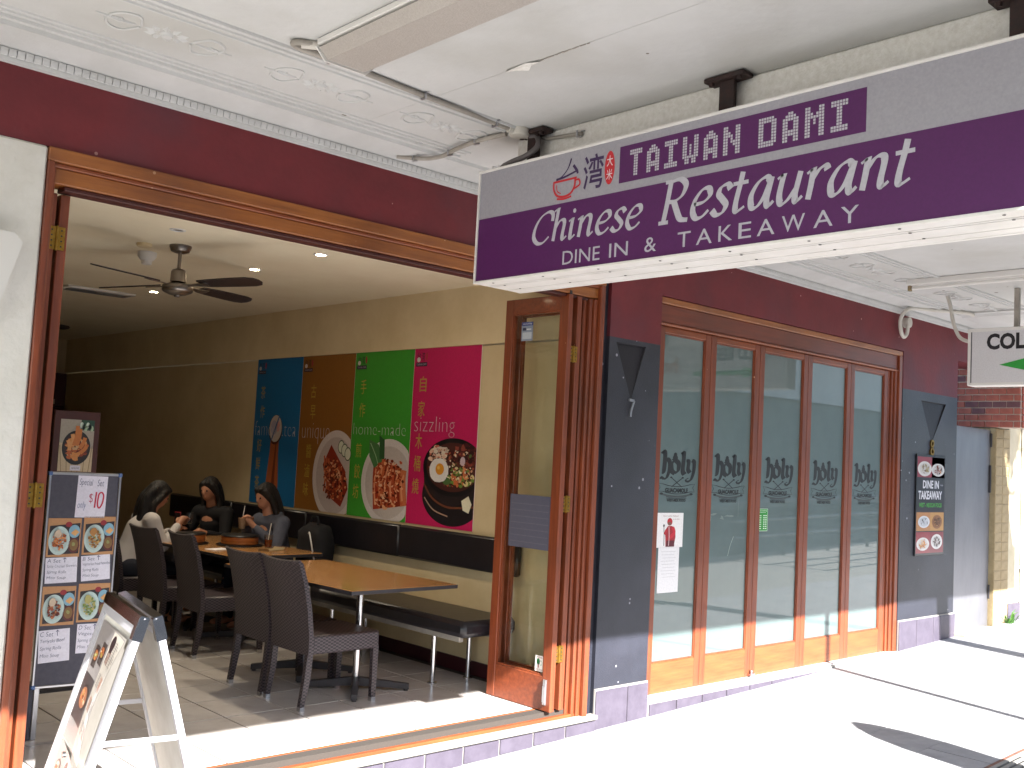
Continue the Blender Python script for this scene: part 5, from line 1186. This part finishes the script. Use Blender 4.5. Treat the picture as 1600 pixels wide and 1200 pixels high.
def person(label, loc, rz, shirt, pose, hairlen=.30, lean=.12, hood=False, headpitch=0, hold=None):
    """seated figure, origin under the hips on the seat, facing local +x"""
    t = thing('person', label, 'person', loc, rz)
    nk = Vector((lean*1.0, 0, .50)); hd = nk+Vector((.055+.03*headpitch, 0, .155-.02*headpitch)); Rh = Matrix.Rotation(.15+.55*headpitch, 3, 'Y')
    def hp(x, y, z): return hd+Rh @ Vector((x, y, z))
    S = {s_: Vector((lean*.85, s_*.165, .43)) for s_ in (-1, 1)}
    body = [('c', [(0, 0, .02), (lean*.4, 0, .22), (lean*.8, 0, .38), nk], [.125, .115, .115, .05]), ('c', [S[-1], nk-Vector((0, 0, .06)), S[1]], [.055, .07, .055]), ('c', [nk-Vector((0, 0, .05)), hd-Vector((.02, 0, .05))], [.052, .048]),
            ('e', hd, (.088, .072, .105), Rh), ('e', hp(.03, 0, -.05), (.055, .048, .058), Rh), ('e', hp(.092, 0, -.018), (.014, .010, .018), Rh), ('e', hp(.0, .072, -.01), (.012, .008, .024), Rh), ('e', hp(.0, -.072, -.01), (.012, .008, .024), Rh), ('e', hp(.083, 0, -.058), (.010, .020, .006), Rh)]
    sl_ = []
    for s_ in (-1, 1):
        el_, wr = [Vector(a) for a in pose[s_]]
        body += [('c', [S[s_], (S[s_]+el_)/2, el_], [.052, .044, .038]), ('c', [el_, (el_+wr)/2, wr], [.038, .036, .026])]
        sl_ += [('c', [S[s_], (S[s_]+el_)/2, el_], [.072, .060, .052]), ('c', [el_, el_+(wr-el_)*.5, el_+(wr-el_)*.88], [.052, .046, .038])]
        d = (wr-el_).normalized(); side = d.cross(Vector((0, 0, 1))).normalized(); upv = side.cross(d)
        body.append(('c', [wr, wr+d*.07], [.026, .030])); palm = wr+d*.075
        for k, (o_, ln) in enumerate(((-.028, .062), (-.010, .072), (.010, .068), (.027, .054))):
            b0 = palm+side*o_; m1 = b0+d*ln*.5+upv*(-.012); tip = b0+d*ln*.75+upv*(-.034); body.append(('c', [b0, m1, tip], [.010, .009, .0075]))
        th = wr+d*.02-side*.028*s_*(-1); body.append(('c', [th, th+d*.03-side*.022*s_*(-1), th+d*.06-side*.026*s_*(-1)], [.011, .010, .008]))
    legs = []
    for s_ in (-1, 1): legs.append(('c', [(.0, s_*.09, .02), (.22, s_*.10, .03), (.42, s_*.11, .0)], [.09, .078, .062])); legs.append(('c', [(.42, s_*.11, .0), (.44, s_*.11, -.2), (.40, s_*.11, -.385)], [.06, .055, .042])); 
    body += [('c', [(.0, s_*.09, .02), (.42, s_*.11, .0), (.40, s_*.11, -.38)], [.06, .045, .035]) for s_ in (-1, 1)] + [('c', [(.38, s_*.11, -.405), (.46, s_*.115, -.412), (.56, s_*.12, -.42)], [.034, .034, .022]) for s_ in (-1, 1)]
    blob(body, .0085, 'body', M['skin'], t)
    blob(legs+[('c', [(0, -.09, .03), (0, .09, .03)], [.105, .105])], .014, 'trousers', M['denim'], t)
    g = [('c', [(0, 0, .06), (lean*.35, 0, .20), (lean*.7, 0, .36), nk-Vector((0, 0, .045))], [.150, .135, .135, .066]), ('c', [S[-1], nk-Vector((0, 0, .075)), S[1]], [.072, .085, .072])]+sl_
    if hood: g += [('c', [nk+Vector((-.05, -.09, .0)), nk+Vector((-.10, 0, -.03)), nk+Vector((-.05, .09, .0))], [.030, .045, .030])]
    blob(g, .012, 'top', shirt, t)
    if hood: blob([('c', [nk+Vector((-.045, -.075, .03)), nk+Vector((-.095, 0, .01)), nk+Vector((-.045, .075, .03))], [.018, .026, .018])], .01, 'hood_lining', M['paper'], t)
    h_ = [('e', hp(-.018, 0, .028), (.098, .086, .100), Rh)]
    for s_ in (-1, 1):
        h_ += [('c', [hp(.03, s_*.062, .05), hp(.0, s_*.088, -.03), hp(-.02, s_*.092, -.13), nk+Vector((-.02+.06*(hairlen > .2), s_*.10, -hairlen*.35))], [.030, .030, .030, .018])]
        h_ += [('c', [hp(-.06, s_*.04, .02), hp(-.085, s_*.045, -.10), nk+Vector((-.09, s_*.05, -hairlen*.5)), nk+Vector((-.10, s_*.05, -hairlen))], [.05, .048, .044, .02])]
    h_ += [('c', [hp(.075, -.03, .075), hp(.0, 0, .095), hp(.07, .035, .075)], [.018, .03, .018])]
    blob(h_, .012, 'hair', M['hair'], t)
    for s_ in (-1, 1):
        c = hp(.078, s_*.030, .004); MB().lathe([(.001, -.008), (.006, -.006), (.008, 0), (.006, .006), (.001, .008)], tuple(c), 10).build('eye', M['black_plastic'], t, True)
    return t
SEAT = FZ+.45
# facing +x with a cup held near the mouth
pa = person('diner in a loose white top with long dark hair, bowed over the table', (3.66, 4.02, SEAT+.03), R(-4), M['wshirt'], {-1: [(.22, -.22, .22), (.40, -.08, .40)], 1: [(.22, .22, .22), (.40, .06, .33)]}, .30, .16, False, .55)
t = thing('glass_tumbler', 'clear tumbler held up by the diner in the white top', 'glass', (4.155, 3.93, SEAT+.43)); MB().lathe([(.026, 0), (.034, .10), (.031, .10), (.023, .006), (.001, .006)], (0, 0, 0), 18).build('glass_wall', M['glassc'], t, True)
pb = person('diner dressed in black with long dark hair, holding up a red phone', (4.80, 4.62, SEAT+.05), R(205), M['bshirt'], {-1: [(.18, -.24, .20), (.36, -.12, .34)], 1: [(.22, .24, .20), (.40, .16, .26)]}, .26, .12, False, .1)
t = thing('mobile_phone', 'red cased phone held up by the diner dressed in black', 'phone', (4.33, 4.53, SEAT+.37), R(25)); MB().cham((-.005, -.035, -.02), (.005, .035, .12), .003).build('phone_case', mat('red_case', '8c1c26', .4), t); MB().box((-.0065, -.030, -.012), (-.0055, .030, .112)).build('screen', M['black_plastic'], t)
pc = person('diner in a grey hooded jacket on the bench, both hands raised', (4.82, 3.52, SEAT+.05), R(188), M['gshirt'], {-1: [(.20, -.20, .24), (.32, -.05, .42)], 1: [(.20, .22, .22), (.33, .06, .40)]}, .14, .12, True, .15)
cup(4.42, 3.47, SEAT+.42, 'pale cup held to the mouth by the diner in the grey jacket', 'b89a80', .9)

# ------------------------------------------------------------------ the kerb side: a post, a street tree and an added bin shape that throw the pavement shadows
po = thing('awning_post', 'slim grey post carrying the street edge of the awning', 'post', (7.28, -4.42, gz(7.28)))
MB().tube([(0, 0, 0), (0, 0, 3.33)], .036, 14).lathe([(.09, 0), (.09, .02), (.05, .03)], (0, 0, 0), 16).build('pole', M['pvc'], po, True)
li = thing('shadow_bin', 'unseen dark green bin shape with domed lid, added to cast a shadow on the footpath', 'bin', (6.30, -3.15, gz(6.3)))  # bin shape out of view, added only for its shadow on the footpath
MB().lathe([(.16, 0), (.19, .05), (.19, 1.0), (.175, 1.02)], (0, 0, 0), 20).build('bin_body', mat('bin_green', '24382c', .5), li, True); MB().lathe([(.18, 1.021), (.16, 1.14), (.10, 1.26), (.03, 1.34), (.001, 1.35)], (0, 0, 0), 20).build('dome_lid', M['edge'], li, True)
def tree(x, y, h, r, seed, label, name='street_tree'):
    rs = random.Random(seed); t = thing(name, label, 'tree', (x, y, gz(x)-.02)); mb = MB()
    mb.tube(catmull([(0, 0, 0), (.03, .0, .6), (-.02, .02, 1.2), (.05, -.03, 2.2), (0, 0, h*.62)], 5), [.21-.005*k+.015*math.sin(k*1.7) for k in range(21)], 12)
    tips = []
    for k in range(9):
        a = rs.uniform(0, 6.28); z0 = h*rs.uniform(.42, .62); e = Vector((math.cos(a)*r*.7, math.sin(a)*r*.7, h*rs.uniform(.65, .95))); mb.tube([(0, 0, z0), (e.x*.45, e.y*.45, z0+(e.z-z0)*.6), tuple(e)], [.06, .04, .015], 7); tips.append(e)
    mb.build('trunk', M['bark'], t, True); lf = MB()
    cl = [(Vector((math.cos(a)*r*q, math.sin(a)*r*q, h*.78+rs.uniform(-.28, .3)*r*1.3))) for a, q in [(rs.uniform(0, 6.28), math.sqrt(rs.random())*.85) for _ in range(46)]]+tips
    for c in cl:
        cr_ = r*rs.uniform(.14, .3)
        for k in range(80):
            d = Vector((rs.gauss(0, 1), rs.gauss(0, 1), rs.gauss(0, .8))); d = d.normalized()*cr_*rs.random()**.4; p_ = c+d; n = Vector((rs.gauss(0, 1), rs.gauss(0, 1), rs.gauss(0, 1))).normalized(); u = n.orthogonal().normalized()*.10; v = n.cross(u).normalized()*.045
            lf.add([p_-u, p_+v, p_+u, p_-v], [(0, 1, 2, 3)])
    lf.build('crown', M['leafd'], t)
tree(9.0, -6.3, 8.6, 2.1, 3, 'leafy street tree beyond the kerb on the right')
tree(22, -15.4, 8, 2.6, 8, 'large tree on the far side of the road')
rl = thing('kerb_railing', 'grey tubular railing along the kerb to the right', 'railing', (17, -4.95, gz(17)))
for z in (.35, .62, .92): MB().tube([(-3, 0, z-.1), (3, 0, z+.1)], .022, 10).build('rail', M['gate'], rl, True)
for k in range(5): MB().tube([(-2.9+k*1.45, 0, -.1), (-2.9+k*1.45, 0, .9+(k-2)*.045)], .028, 10).build('post', M['iron'], rl, True)
# across the road
ob = thing('corrugated_shed', 'long corrugated grey building with a white parapet across the road', 'building', (12, -16.6, gz(12)))
mb = MB(); n = 200; vs = []; x0 = -24
for k in range(n*2+1):
    x = x0+k*.24; y = 0 if k % 2 else -.16; vs += [(x, y, -1.2), (x, y, 4.3)]
mb.add(vs, [(2*k, 2*k+2, 2*k+3, 2*k+1) for k in range(n*2)]); mb.build('corrugated_wall', M['rib'], ob)
MB().box((-24, -8, 4.3), (72, .12, 7.2)).build('parapet', M['white'], ob); MB().box((-24, -8, -1.5), (72, -.08, 4.29)).build('shed_core', M['conc'], ob)
